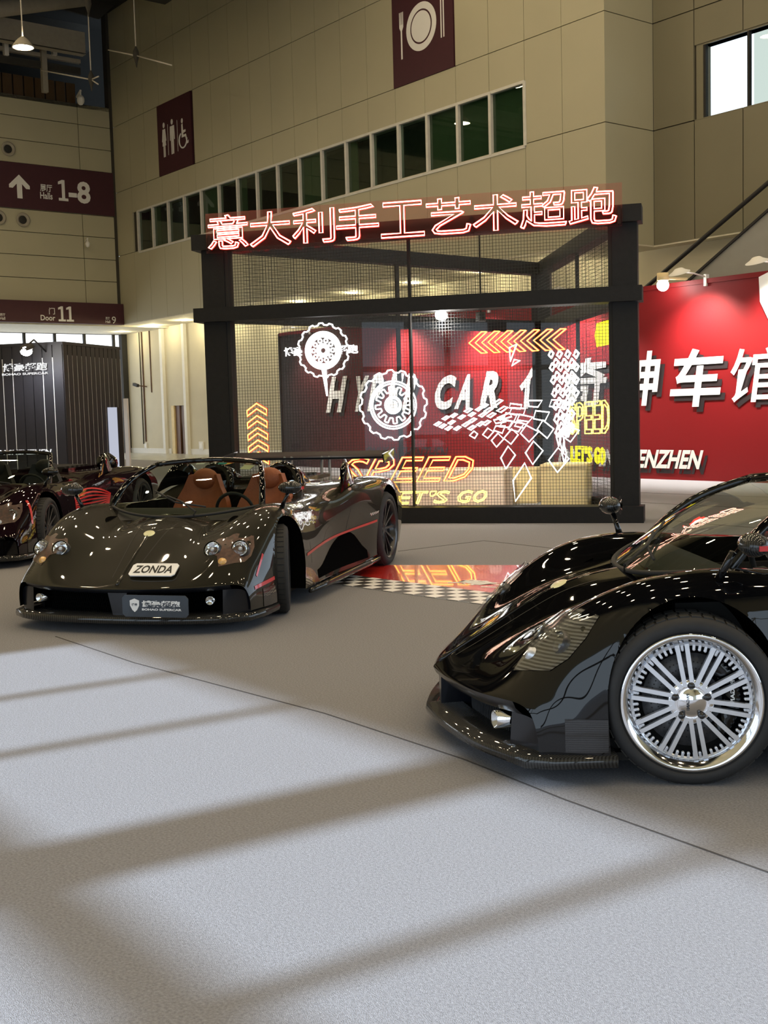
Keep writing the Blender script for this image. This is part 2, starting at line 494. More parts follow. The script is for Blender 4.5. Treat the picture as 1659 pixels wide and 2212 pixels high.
# ---- side face of the projecting volume and the recessed wall on its right
ws = bempty('wall_side'); struct(ws)
MB().box((XR - .3, YU + .07, ZS), (XR - .06, YB + .3, ZR)).build('backing', 'panel_gap', ws)
for z0, z1 in zip(ROWS, ROWS[1:]):
    MB().box((XR - .07, YU + .002, z0 + .01), (XR, YB, z1 - .01)).build('panel', 'panel', ws)
wr = bempty('wall_right'); struct(wr)
WR = [bpx(1523, 255, y=YB), bpx(1523, 95, y=YB), bpx(1612, 230, y=YB), bpx(1612, 72, y=YB)]
wx0, wz0, wz1 = WR[0].x, WR[0].z, WR[1].z
MB().box((XR, YB + .06, ZS), (wx0 - .1, YB + .3, ZR)).box((wx0 - .1, YB + .06, ZS), (2, YB + .3, wz0)).box((wx0 - .1, YB + .06, wz1), (2, YB + .3, ZR)).build('backing', 'panel_gap', wr)
vcols = [XR, bpx(1500, 330, y=YB).x, bpx(1605, 330, y=YB).x]
st = vcols[2] - vcols[1]
while vcols[-1] < 1: vcols.append(vcols[-1] + st)
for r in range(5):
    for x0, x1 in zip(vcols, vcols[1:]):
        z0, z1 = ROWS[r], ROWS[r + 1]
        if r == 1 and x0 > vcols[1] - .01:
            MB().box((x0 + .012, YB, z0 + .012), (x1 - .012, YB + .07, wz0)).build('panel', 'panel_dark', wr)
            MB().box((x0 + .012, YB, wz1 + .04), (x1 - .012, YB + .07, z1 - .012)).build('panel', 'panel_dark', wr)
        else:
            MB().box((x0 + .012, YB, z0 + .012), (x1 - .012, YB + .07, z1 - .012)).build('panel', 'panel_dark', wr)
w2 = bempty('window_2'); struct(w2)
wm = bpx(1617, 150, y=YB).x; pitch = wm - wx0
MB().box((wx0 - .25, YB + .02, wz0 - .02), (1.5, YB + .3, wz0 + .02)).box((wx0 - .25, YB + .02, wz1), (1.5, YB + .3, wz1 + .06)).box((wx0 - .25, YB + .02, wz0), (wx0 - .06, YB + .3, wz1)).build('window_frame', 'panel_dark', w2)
x = wx0
while x < 0:
    MB().box((x - .05, YB + .02, wz0), (x + .0, YB + .12, wz1)).build('mullion', 'dark', w2)
    MB().box((x, YB + .05, wz0), (x + pitch - .05, YB + .06, wz1)).build('pane', 'clear_glass', w2)
    x += pitch
MB().box((wx0 - .5, YB + 2.6, wz0 - 1), (2, YB + 2.7, wz1 + 1)).build('lit_room_wall', 'room_glow', w2)
MB().bar((wx0 + .5, YB + 1.8, wz1 - .65), (wx0 + 3, YB + 1.2, wz1 - .55), .1, .1).build('ceiling_rail', 'panel_gap', w2)
MB().box((wx0 + pitch + .1, YB + .8, wz0), (wx0 + pitch + 1.8, YB + .9, wz1)).build('roller_blind', 'blind', w2)

# ---- lower recessed wall under the soffit
wl = bempty('wall_lower'); struct(wl)
dx0, dx1 = bpx(371, 900, y=YL).x, bpx(407, 900, y=YL).x      # doorway
DH = bpx(385, 876, y=YL).z
MB().box((-48.3, YL, 0), (dx0, YL + .25, ZS)).box((dx1, YL, 0), (-8, YL + .25, ZS)).box((dx0, YL, DH), (dx1, YL + .25, ZS)).build('plaster', 'plaster', wl)
for px in (307, 357, 405):
    x = bpx(px, 850, y=YL).x
    if px == 307:
        MB().box((x - .05, YL - .03, .4), (x, YL + .01, ZS)).build('joint', 'panel_gap', wl)
    else:
        MB().box((x - .10, YL - .14, 0), (x + .10, YL + .02, ZS)).build('pilaster', 'white', wl)
MB().box((-48.2, YL - .03, 0), (dx0 - .1, YL + .02, .22)).box((dx1 + .1, YL - .03, 0), (-20, YL + .02, .22)).build('baseboard', 'white', wl)
MB().box((dx0, YL + 2.4, 0), (dx1, YL + 2.5, DH)).box((dx0 - .05, YL + .25, 0), (dx0 + .02, YL + 2.5, DH)).box((dx1 - .02, YL + .25, 0), (dx1 + .05, YL + 2.5, DH)).box((dx0, YL + .25, DH), (dx1, YL + 2.5, DH + .05)).build('corridor', 'door_brown', wl)
dd = bempty('door_1'); struct(dd)
MB().box((dx0 + .25, YL + .05, 0), (dx0 + .60, YL + .12, DH)).build('door_leaf', 'wood', dd)
MB().box((dx1 - .62, YL + .05, 0), (dx1, YL + .12, DH)).build('door_leaf', 'wood', dd)
MB().box((dx0, YL - .02, 0), (dx0 + .24, YL + .1, DH)).box((dx1, YL - .02, 0), (dx1 + .1, YL + .1, DH)).build('door_frame', 'cream_box', dd)
MB().box((dx0 + .64, YL + .6, .9), (dx0 + .92, YL + .9, 1.15)).build('wash_basin', 'white', dd)
MB().box((dx0 + .60, YL + .7, 1.3), (dx0 + .78, YL + .75, DH - .05)).build('lit_strip', 'lamp_arm', dd)

# ---- door wall on the left (plane x = XD, facing +X)
wd = bempty('wall_left'); struct(wd)
DZ = [5.25, 6.08, 6.96, 7.82, 8.68, 9.52, 11.23, 12.09, 12.96, 13.75]
MB().box((XD - .4, -8, 5.25), (XD - .07, YU + .02, 13.75)).build('backing', 'panel_gap', wd)
ys = [YU, 19.65, 15.7, 11.7, 7.7, 3.7, -.3, -4.3, -8]
for z0, z1 in zip(DZ, DZ[1:]):
    for y1, y0 in zip(ys, ys[1:]):
        MB().box((XD - .07, y0 + .012, z0 + .012), (XD, y1 - .012, z1 - .012)).build('panel', 'panel', wd)
MB().box((XD - 2.4, -8, 13.75), (XD - 2.2, YU + 4, ZR)).build('upper_recess', 'roof_deck', wd)
MB().box((XD - 2.4, -8, 13.6), (XD, YU, 13.74)).build('ledge', 'ceiling_steel', wd)
MB().box((XD - 4.3, -8, 5.2), (XD - .0, YL, 5.26)).build('soffit', 'soffit', wd)
# glazed doors below
w3 = bempty('window_3'); struct(w3)
GX = XD - 4.2
tr = bpx(120, 718, x=GX).z
MB().box((GX - .1, -8, tr - .06), (GX + .1, YL, tr + .06)).build('transom', 'dark', w3)
y = YL - .2; k = 0
ypos = [bpx(p, 735, x=GX).y for p in (262, 245, 182, 118, 52)]
ypos += [ypos[-1] - 1.4 * i for i in range(1, 18)]
for yy in ypos:
    MB().box((GX - .07, yy - .05, 0), (GX + .07, yy + .05, 5.2)).build('mullion', 'dark', w3)
for y1, y0 in zip(ypos, ypos[1:]):
    MB().box((GX - .01, y0 + .05, .1), (GX + .01, y1 - .05, 5.15)).build('pane', 'clear_glass', w3)
MB().box((GX - 1.6, -8, 0), (GX - 1.5, YL + 1, 5.4)).build('bright_outside', 'door_glow', w3)
# corner column at the meeting of the two walls
MB().box((XD - .35, YU - .12, 5.28), (XD + .02, YU + .02, ZR)).build('corner_gap', 'panel_gap', wd)
MB().box((GX, YL - .25, 0), (GX + .3, YL, 5.25)).build('corner_post', 'dark', wd)

# ---- roof, opposite glazed wall (out of frame, lets the daylight in) and rear wall
rf = bempty('ceiling'); struct(rf)
MB().box((-60, -9, ZR), (24, 34, ZR + .2)).build('deck', 'roof_deck', rf)
for i in range(10):
    x = -46 + i * 7
    MB().box((x - .25, -9, ZR - 1.0), (x + .25, YU, ZR)).build('beam', 'ceiling_steel', rf)
wf = bempty('wall_front'); struct(wf)
YF = -3.0
G0, G1 = -8.0, 9.0            # glazed bay
GT = 3.75
MB().box((-60, YF - .3, 0), (G0, YF, ZR)).box((G1, YF - .3, 0), (24, YF, ZR)).box((G0, YF - .3, GT), (G1, YF, ZR)).build('plaster', 'panel', wf)
w4 = bempty('window_4'); struct(w4)
for xm in (-6.74, -5.63, -2.98, 1.0, 5.0):
    MB().box((xm - .05, YF - .2, 0), (xm + .05, YF - .05, GT)).build('mullion', 'panel_gap', w4)
MB().box((-4.40, YF - .25, 0), (-3.96, YF - .02, GT)).build('column', 'panel_gap', w4)
MB().box((G0, YF - .2, 2.50), (G1, YF - .05, 2.63)).build('transom', 'panel_gap', w4)
wk = bempty('wall_rear'); struct(wk)
XK = 16.0
KZ = 7.2
MB().box((XK, YF, 0), (XK + .3, YB + .3, .4)).box((XK, YF, KZ), (XK + .3, YB + .3, ZR)).box((XK, 21.0, .4), (XK + .3, YB + .3, KZ)).build('plaster', 'panel', wk)
w5 = bempty('window_5'); struct(w5)
for i in range(6):
    yy = YF + .1 + i * 4.6
    MB().box((XK, yy - .08, .4), (XK + .2, yy + .08, KZ)).build('mullion', 'window_frame', w5)
for z in (4.4,): MB().box((XK, YF, z), (XK + .2, 21.0, z + .14)).build('transom', 'window_frame', w5)
for loc, sx, sy, dirv in (((G0 + G1) / 2, YF - .4, GT / 2), G1 - G0, GT, (0, 1)), ((XK + .4, 9, 3.8), 24, 6.8, (-1, 0)):
    ld = bpy.data.lights.new('daylight_portal', 'AREA'); ld.shape = 'RECTANGLE'; ld.size = sx; ld.size_y = sy
    ld.cycles.is_portal = True
    lo = bpy.data.objects.new('daylight_portal', ld); COL.objects.link(lo)
    lo.location = bworld(*loc)
    dv = Vector(BX * dirv[0] + BY * dirv[1])
    lo.rotation_euler = dv.to_track_quat('-Z', 'Y').to_euler()

# ---- soffit downlights that wash the lower wall
def down(name, x, y, z, e, col, size=.3, spot=None, aim=None, parent=None):
    ld = bpy.data.lights.new(name, 'SPOT' if spot else 'POINT'); ld.energy = e; ld.color = col; ld.shadow_soft_size = size
    if spot: ld.spot_size = math.radians(spot); ld.spot_blend = .6
    lo = bpy.data.objects.new(name, ld); COL.objects.link(lo); lo.location = bworld(x, y, z)
    if aim is not None:
        lo.rotation_euler = (bworld(*aim) - lo.location).to_track_quat('-Z', 'Y').to_euler()
    return lo
sofl = MB().lathe([(0, .0), (.12, 0), (.12, .02), (0, .02)], (0, 0, 0), (0, 0, 1), 16, False)
sofd = sofl.mesh('downlight')
for i, x in enumerate((-46.5, -43.6, -41.0, -38.4, -35.8, -33, -30, -27, -24, -21)):
    o = obj('downlight', sofd, 'lamp_arm'); o.location = bworld(x, 22.3, ZS - .045)
    tag(o, 'small round downlight recessed in the soffit over the cream lower wall', 'downlight', 'soffit downlights')
    down('downlight_lamp', x, 22.3, ZS - .15, 60, (1, .86, .50), .12)

# ---- pictogram signs on the big wall
YS = YU - .012
def bsign(name, label, x0, x1, z0, z1):
    t = bthing(name, label, 'sign', x0, YU, z0)
    MB().box((0, -.02, 0), (x1 - x0, .06, z1 - z0)).build('sign_board', 'maroon', t)
    return t, x1 - x0, z1 - z0
FR = V(1, 0, 0), V(0, 0, 1), V(0, -1, 0)
t, w, h = bsign('restroom_sign', 'dark maroon restroom sign with white woman, man and wheelchair figures', SIGN1[0], SIGN1[1], 10.45, 13.0)
def disc(mb, cx, cz, rx, rz, d=.005, n=20, y=-.02):
    mb.prism([(cx + rx * math.cos(2 * PI * i / n), cz + rz * math.sin(2 * PI * i / n)) for i in range(n)], (0, y, 0), *FR, 0, d)
def poly(mb, P, d=.005, y=-.02): mb.prism(P, (0, y, 0), *FR, 0, d)
cz = h * .45
mb = MB(); cx = .50
disc(mb, cx, cz + .62, .075, .10)
poly(mb, [(cx - .10, cz + .48), (cx + .10, cz + .48), (cx + .17, cz + .05), (cx + .12, cz + .03), (cx + .14, cz - .12), (cx - .14, cz - .12), (cx - .12, cz + .03), (cx - .17, cz + .05)])
poly(mb, [(cx - .075, cz - .12), (cx - .015, cz - .12), (cx - .015, cz - .52), (cx - .075, cz - .52)]); poly(mb, [(cx + .015, cz - .12), (cx + .075, cz - .12), (cx + .075, cz - .52), (cx + .015, cz - .52)])
mb.build('woman_figure', 'white_print', t)
mb = MB(); cx = 1.13
disc(mb, cx, cz + .62, .08, .10)
poly(mb, [(cx - .16, cz + .48), (cx + .16, cz + .48), (cx + .19, cz - .02), (cx + .14, cz - .02), (cx + .11, cz + .3), (cx + .10, cz - .52), (cx + .015, cz - .52), (cx + .01, cz - .08), (cx - .01, cz - .08), (cx - .015, cz - .52), (cx - .10, cz - .52), (cx - .11, cz + .3), (cx - .14, cz - .02), (cx - .19, cz - .02)])
mb.build('man_figure', 'white_print', t)
mb = MB(); cx = 1.95
disc(mb, cx - .06, cz + .50, .07, .09)
poly(mb, [(cx - .12, cz + .38), (cx - .02, cz + .40), (cx + .00, cz + .16), (cx + .18, cz + .16), (cx + .18, cz + .08), (cx, cz + .06), (cx, cz + .0), (cx + .2, cz), (cx + .30, cz - .28), (cx + .38, cz - .24), (cx + .36, cz - .34), (cx + .25, cz - .36), (cx + .14, cz - .08), (cx - .12, cz - .08)])
arc = [(-.02 + cx + .28 * math.cos(a), cz - .17 + .28 * math.sin(a)) for a in np.linspace(math.radians(120), math.radians(365), 22)]
mb.tube([(x, -.024, z) for x, z in arc], .028, 6)
mb.build('wheelchair_figure', 'white_print', t)
for x in (.80, 1.52): MB().box((x - .012, -.025, cz - .5), (x + .012, -.018, cz + .6)).build('divider_line', 'white_print', t)
t, w, h = bsign('restaurant_sign', 'dark maroon restaurant sign with white plate, fork and chopsticks', SIGN2[0], SIGN2[1], 10.45, 13.0)
pz = 1.36; pxc = w * .49
mb = MB(); disc(mb, pxc, pz, .63, .63, .004, 40)
mb.build('plate_rim', 'white_print', t)
mb = MB(); disc(mb, pxc, pz, .45, .45, .007, 40); mb.build('plate_ring', 'maroon', t)
mb = MB(); disc(mb, pxc, pz, .405, .405, .010, 40); mb.build('plate_centre', 'white_print', t)
mb = MB(); fx = .40
poly(mb, [(fx - .03, .70), (fx + .03, .70), (fx + .03, 1.45), (fx + .085, 1.55), (fx + .085, 1.95), (fx + .06, 1.95), (fx + .055, 1.62), (fx + .035, 1.62), (fx + .03, 1.95), (fx + .01, 1.95), (fx + .008, 1.62), (fx - .012, 1.62), (fx - .018, 1.95), (fx - .038, 1.95), (fx - .042, 1.62), (fx - .06, 1.62), (fx - .066, 1.95), (fx - .085, 1.95), (fx - .085, 1.55), (fx - .03, 1.45)])
mb.build('fork', 'white_print', t)
for x in (w - .47, w - .37): MB().box((x - .022, -.025, .85), (x + .022, -.018, 2.25)).build('chopstick', 'white_print', t)

# ---- signs on the door wall
U2, V2 = V(0, 1, 0), V(0, 0, 1)
t = bthing('halls_sign', 'maroon wall band with white up arrow reading Halls 1-8', 'sign', XD, 16, 9.52)
MB().box((0, -22, .02), (.04, YU - 16 - .09, 1.70)).build('sign_board', 'maroon', t)
def dtext(nm, s, par, px0, py0, px1, py1, bold=.02, ox=XD + .04, o=(XD, 16, 9.52)):
    a = bpx(px0, py0, x=ox); b = bpx(px1, py1, x=ox)
    mb = MB(); text(mb, s, a - Vector(o), U2, V2, b.y - a.y, b.z - a.z, bold, 0, .006); return mb.build(nm, 'white_print', par)
def done(nm, par, px0, py0, px1, py1, ox=XD + .04, o=(XD, 16, 9.52)):
    """the slab-footed numeral one"""
    a = bpx(px0, py0, x=ox) - Vector(o); b = bpx(px1, py1, x=ox) - Vector(o); w, h = b.y - a.y, b.z - a.z
    P = [(.05, 0), (.98, 0), (.98, .13), (.68, .13), (.68, 1), (.42, 1), (.04, .90), (.04, .77), (.38, .82), (.38, .13), (.05, .13)]
    MB().prism([(x * w, y * h) for x, y in P], a, U2, V2, V(1, 0, 0), 0, .008).build(nm, 'white_print', par)
dtext('numeral_lettering', '-8', t, 149, 437, 194, 394, .03)
done('numeral_lettering', t, 126, 433, 146, 390)
dtext('english_lettering', 'Halls', t, 87, 429, 113, 417, .02)
dtext('chinese_lettering', '展厅', t, 87, 414, 112, 400, .015)
a = bpx(42, 404, x=XD + .04) - Vector((XD, 16, 9.52))
mb = MB()
mb.prism([(-.10, -.42), (.10, -.42), (.10, .12), (.26, -.05), (.40, -.05), (.40, .07), (0, .46), (-.40, .07), (-.40, -.05), (-.26, -.05), (-.10, .12)], a, U2, V2, V(1, 0, 0), 0, .006)
mb.build('up_arrow', 'white_print', t)
t = bthing('door_sign', 'maroon band over the glazed entrance reading Door 11', 'sign', XD, 16, 5.25)
MB().box((0, -22, .0), (.30, YU - 16 - .02, .82)).build('sign_board', 'maroon', t)
o5 = (XD, 16, 5.25)
done('numeral_lettering', t, 126, 694, 141, 662, XD + .30, o5)
done('numeral_lettering', t, 143.5, 694.5, 158.5, 662.5, XD + .30, o5)
dtext('english_lettering', 'Door', t, 88, 692, 119, 681, .015, XD + .30, o5)
dtext('chinese_lettering', '门', t, 106, 679, 118, 665, .01, XD + .30, o5)
dtext('hall_lettering', '9', t, 242, 699, 250, 684, .0, XD + .30, o5)
dtext('hall_lettering', 'Hall', t, 228, 697.5, 238, 692, .01, XD + .30, o5)
dtext('hall_lettering', '展厅', t, 228, 691, 237, 685, .01, XD + .30, o5)
dtext('hall_lettering', 'Hall', t, 0, 690.5, 11, 684.5, .01, XD + .30, o5)
dtext('hall_lettering', '展厅', t, 0, 683, 11, 677, .01, XD + .30, o5)
# air nozzles
for i, (px, py) in enumerate(((17, 322), (49, 475), (-3, 470))):
    p = bpx(px, py, x=XD)
    t = bthing('air_nozzle', ['round air nozzle in the panel wall above the Halls sign', 'round air nozzle just below the white arrow of the Halls sign', 'round air nozzle at the left frame edge below the Halls sign'][i], 'air vent', p.x, p.y, p.z)
    MB().lathe([(.20, .0), (.26, .03), (.27, .06), (.22, .07), (.17, .03), (.14, -.0)], (0, 0, 0), (1, 0, 0), 24).build('ring', 'girder', t)
    MB().lathe([(.0, .03), (.10, .04), (.16, .012)], (0, 0, 0), (1, 0, 0), 20).build('nozzle_core', 'dark', t)
# cameras
def cctv(px, py, label, x=XD, s=1.0):
    p = bpx(px, py, x=x + .06); t = bthing('security_camera', label, 'camera', p.x, p.y, p.z)
    MB().bar((0, 0, .0), (.45 * s, -.05 * s, .12 * s), .06 * s, .06 * s).build('arm', 'white', t)
    MB().bar((.42 * s, -.05 * s, .1 * s), (.42 * s, -.05 * s, -.1 * s), .05 * s, .05 * s).build('bracket', 'white', t)
    MB().ball((.42 * s, -.05 * s, -.2 * s), .16 * s, 14, (1, .8, 1.1)).build('dome', 'white', t)
    return t
cctv(166, 210, 'white dome security camera at the top of the panel wall', s=1.1)
cctv(184, 522, 'white security camera low on the panel wall right of Halls sign', s=.7)
p = bpx(318, 835, y=YL); t = bthing('bullet_camera', 'small bullet camera on a bracket on the cream lower wall', 'camera', p.x, YL, p.z)
MB().bar((0, -.02, 0), (-.25, -.35, .05), .05, .05).build('arm', 'pipe_brown', t)
MB().bar((-.45, -.40, .12), (-.10, -.38, .04), .12, .12).build('body', 'dark', t)
p = bpx(318, 835, y=YL)
t = tag(struct(empty('trim_1', (0, 0, 0), B_ANG)), 'thin brown conduit running down the cream lower wall', 'conduit')
MB().box((bpx(312, 850, y=YL).x - .03, YL - .05, .5), (bpx(312, 850, y=YL).x + .03, YL + .01, ZS)).build('conduit', 'pipe_brown', t)
MB().box((bpx(322, 700, y=YL).x - .02, YL - .04, 2.6), (bpx(322, 700, y=YL).x + .02, YL + .01, ZS)).build('conduit', 'pipe_brown', t)
for i, (px, py) in enumerate(((317, 963), (437, 963))):
    p = bpx(px, py, y=YL); s = (.11, .17)[i]
    t = bthing('socket_box', ['small cream socket box at the foot of the conduit', 'larger white socket box beside the booth post on the cream wall'][i], 'socket', p.x, YL, p.z)
    MB().box((-s, -.06, -s), (s, .01, s)).build('box', 'white', t)
    MB().box((-s * .6, -.07, -s * .6), (s * .6, -.055, s * .6)).build('cover', 'plate_white', t)

# ---- roof steelwork at the top left
def X_(px, py, x): return bpx(px, py, x=x)
t = bthing('roof_girder', 'pale boxed roof girder above the panel wall', 'girder', 0, 0)
g = -42.0
a, b = X_(183, 112, g), X_(183, 70, g)
MB().box((g - .3, -8, b.z - .75), (g, b.y, b.z)).build('upper_flange', 'girder', t)
MB().box((g - .3, -8, a.z - .1), (g + .02, b.y, b.z - .80)).build('lower_flange', 'girder', t)
MB().tube([X_(-300, 55, g + 1), X_(185, -6, g + 1)], .30, 12).build('diagonal_brace', 'girder', t)
t = bthing('roof_truss', 'dark steel rails and hangers under the roof girder', 'truss', 0, 0)
g = -43.2
for z in (134, 152, 158):
    a = X_(170, z, g); MB().box((g, -8, a.z - .09), (g + .18, a.y, a.z + .05)).build('rail', 'ceiling_steel' if z != 134 else 'girder', t)
a = X_(90, 146, g); MB().box((g + .1, a.y - .1, 13.7), (g + .3, a.y + .1, a.z + .6)).build('hanger', 'girder', t)
for px in (8, 112): a = X_(px, 108, g); MB().box((g + .1, a.y - .08, a.z - .25), (g + .3, a.y + .08, a.z + .25)).build('bracket', 'white', t)
g = XD - .5; zz = X_(80, 190, g)
for i in range(28):
    yy = X_(160, 200, g).y - i * .42
    MB().box((g, yy - .36, 13.75), (g + .1, yy, zz.z + .35)).build('louvre_blade', 'door_brown', t)
a = X_(240, 5, -43); 
MB().prism([(X_(40, 30, g).y, X_(40, 30, g).z), (X_(178, 65, g).y, X_(178, 65, g).z), (X_(238, 10, g).y, X_(238, 10, g).z), (X_(180, -20, g).y, X_(180, -20, g).z + .5)], (g + 1.5, 0, 0), (0, 1, 0), (0, 0, 1), (1, 0, 0), 0, .1).build('roof_sheet', 'ceiling_steel', t)

def brace(px, py, y, arms, label, rod=.02):
    p = bpx(px, py, y=y); t = bthing('suspension_rod', label, 'rod', p.x, p.y, p.z)
    MB().tube([(0, 0, 0), (0, 0, ZR - 1.1 - p.z)], rod, 8).build('rod', 'rod', t)
    MB().lathe([(.015, -.36), (.03, -.25), (.10, .0), (.09, .12), (.02, .28)], (0, 0, 0), (0, 0, 1), 12).build('node', 'ceiling_steel', t)
    for ax, ay in arms:
        q = bpx(ax, ay, y=y) - p; MB().tube([(0, 0, 0), q], rod * 1.1, 8).build('strut', 'rod', t)
brace(294, 120, 17.5, [(234, 108), (371, 141)], 'hanging rod with struts crossing in front of the wall left of restroom sign')
brace(197, 172, 16.5, [(90, 152), (213, 165), (212, 182)], 'hanging rod with struts in the dark corner of the roof')
brace(190, 8, 15.0, [], 'short hanging rod with pointed node at the top of the dark corner')

# ---- pendant lamps in a grid over the hall
def pendant_mesh():
    t = bthing('pendant_lamp', 'round pendant hall lamp hanging from the roof on a thin rod', 'lamp', 0, 0, 15)
    MB().tube([(0, 0, .25), (0, 0, 2.2)], .02, 6).build('rod', 'rod', t)
    MB().lathe([(.04, .30), (.12, .24), (.20, .16), (.30, .02), (.31, 0), (.28, 0)], (0, 0, 0), (0, 0, 1), 20).build('shade', 'girder', t)
    MB().lathe([(0, .01), (.28, .01)], (0, 0, 0), (0, 0, 1), 20, False).build('disc', 'lamp_disc', t)
    return t
pend = pendant_mesh()
p = bpx(50, 103, y=13.0)
pend.location = bworld(p.x, p.y, p.z); pend['label'] = 'bright round pendant lamp hanging from a rod at the top left'
for i in range(10):
    for j in range(5):
        x, yy = -38 + i * 5.2, .2 + j * 4.6
        if i < 3 and j > 2: continue
        o = copy_tree(pend, bworld(x, yy, 15.6))
        o['label'] = 'round pendant hall lamp hung high over the cars, above the frame'; o['group'] = 'pendant lamps above the frame'

# ================================================================== red exhibition wall
YW = 18.8
rx0, rx1, RH = -28.9, -7.0, 3.83
t = bthing('exhibition_wall', 'long red printed exhibition wall with white lettering behind the booth', 'wall display', rx0, YW, 0)
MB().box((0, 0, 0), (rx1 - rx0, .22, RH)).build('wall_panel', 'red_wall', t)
MB().box((-.06, -.02, 0), (0, .24, RH)).build('end_panel', 'black_print', t)
MB().box((0, -.03, RH - .07), (rx1 - rx0, .25, RH + .02)).build('top_rail', 'red_print', t)
RO = Vector((rx0, YW, 0)); UX, UZ = V(1, 0, 0), V(0, 0, 1)
def rtext(nm, s, px0, py0, px1, py1, bold=.03, skew=.22, mat='white_print', sh=True, lift=.03):
    a = bpx(px0, py0, y=YW) - RO; b = bpx(px1, py1, y=YW) - RO
    a.y = b.y = -.002; w = b.x - a.x; h = b.z - a.z
    if sh:
        mb = MB(); text(mb, s, a + V(.09, 0, -.10), UX, UZ, w - skew * h, h, bold, 0, .012, skew); mb.build('letter_shadow', 'black_print', t)
    mb = MB(); text(mb, s, a, UX, UZ, w - skew * h, h, bold, 0, lift, skew); mb.build(nm, mat, t)
for ch, p0, y0, p1, y1 in (('H', 706, 892, 752, 812), ('Y', 758, 890, 800, 811), ('P', 795, 889, 835, 808), ('E', 836, 888, 876, 806), ('R', 870, 888, 912, 805), ('C', 935, 886, 990, 809), ('A', 983, 884, 1032, 807), ('R', 1037, 882, 1094, 800)):
    rtext('letter', ch, p0, y0, p1, y1, .045, .34)
for ch, p0, y0, p1, y1 in (('传', 1120, 884, 1215, 790), ('奇', 1218, 880, 1318, 770), ('神', 1332, 878, 1432, 755), ('车', 1446, 880, 1570, 748), ('馆', 1572, 870, 1700, 746)):
    rtext('letter', ch, p0, y0, p1, y1, .022 if ch != '馆' else .008, .15)
rtext('lettering', 'ONLY IN SHENZHEN', 790, 990, 970, 966, .02, .3, 'black_print', False)
rtext('lettering', 'ONLY IN SHENZHEN', 1205, 1006, 1522, 972, .035, .3, 'white_print', True)
a = bpx(1690, 660, y=YW) - RO
MB().prism([(-.45, .45), (0, .6), (.45, .45), (.42, 0), (.22, -.38), (0, -.55), (-.22, -.38), (-.42, 0)], (a.x, -.03, a.z + .1), UX, UZ, V(0, -1, 0), 0, .03).build('shield_emblem', 'white_print', t)

# arm lamps on top of the red wall
def arm_lamp(px, py, label, e, y=YW, face=1):
    p = bpx(px, py, y=YW - .75)
    t = bthing('arm_spotlight', label, 'lamp', p.x, YW - .02, RH)
    dz = p.z - RH
    MB().box((-.03, -.03, -.12), (.03, .06, .10)).build('clamp', 'white', t)
    MB().tube([(0, 0, .05), (-.02, -.35, dz + .02), (-.03, -.70, dz + .03)], .016, 8).build('arm', 'white', t)
    MB().lathe([(.0, .10), (.07, .09), (.12, .05), (.20, .01), (.205, 0)], (-.03, -.75, dz), (0, -.35, 1), 20).build('head', 'white', t)
    MB().lathe([(0, .0), (.19, .0)], (-.03, -.75, dz - .002), (0, -.35, 1), 20, False).build('lens', 'lamp_arm', t)
    ld = bpy.data.lights.new('arm_spotlight_lamp', 'SPOT'); ld.energy = e; ld.spot_size = math.radians(115); ld.spot_blend = .9; ld.shadow_soft_size = .1; ld.color = (1, .93, .85)
    lo = bpy.data.objects.new('arm_spotlight_lamp', ld); COL.objects.link(lo)
    lo.location = bworld(p.x, YW - .80, RH + dz - .06)
    lo.rotation_euler = (bworld(p.x, YW, 1.4) - lo.location).to_track_quat('-Z', 'Y').to_euler()
arm_lamp(1472, 590, 'white arm spotlight on the red wall just right of the booth', 900)
arm_lamp(1640, 566, 'white arm spotlight on the red wall at the right frame edge', 700)
arm_lamp(1005, 655, 'arm spotlight on the red wall above the word CAR, behind the booth', 1400)
arm_lamp(825, 678, 'arm spotlight on the red wall above the letter P, behind the booth', 1000)
arm_lamp(1210, 630, 'arm spotlight on the red wall behind the rear booth post', 1050)
arm_lamp(622, 709, 'arm spotlight at the dark left end of the red wall', 420)
p = bpx(1432, 616, y=YW - .45)
t = bthing('bulb_lamp', 'white globe bulb lamp on the red wall beside the right booth post', 'lamp', p.x, p.y, p.z)
MB().ball((0, 0, 0), .115, 16).build('globe', 'lamp_cool', t)
MB().lathe([(.0, .23), (.11, .23), (.115, .09), (.07, .08)], (0, 0, 0), (0, 0, 1), 18).build('cap', 'cream_box', t)
MB().bar((.08, .02, .12), (.22, .45, .12), .04, .04).build('bracket', 'cream_box', t)

# ---- escalator beyond the red wall on the right
YE = 21.2
t = bthing('escalator', 'grey clad escalator rising to the right behind the red wall', 'escalator', 0, 0)
h0, h1 = bpx(1380, 634, y=YE), bpx(1659, 395, y=YE)
l0, l1 = bpx(1450, 640, y=YE), bpx(1659, 455, y=YE)
def ext(a, b, k): return a + (b - a) * k
h2, l2 = ext(h0, h1, 2.2), ext(l0, l1, 2.4); h0 = ext(h0, h1, -.3); l0 = ext(l0, l1, -.25)
MB().tube([h0, h2], .05, 8).build('handrail', 'dark', t)
MB().prism([(l0.x, 0), (l2.x, 0), (l2.x, l2.z), (l0.x, l0.z)], (0, YE, 0), (1, 0, 0), (0, 0, 1), (0, -1, 0), -.9, 0).build('side_cladding', 'esc_panel', t)
MB().bar(l0, l2, .08, .05).build('skirt_line', 'dark', t)
MB().prism([(l0.x, l0.z), (l2.x, l2.z), (h2.x, h2.z), (h0.x, h0.z)], (0, YE + .02, 0), (1, 0, 0), (0, 0, 1), (0, -1, 0), 0, .012).build('glass_balustrade', 'clear_glass', t)

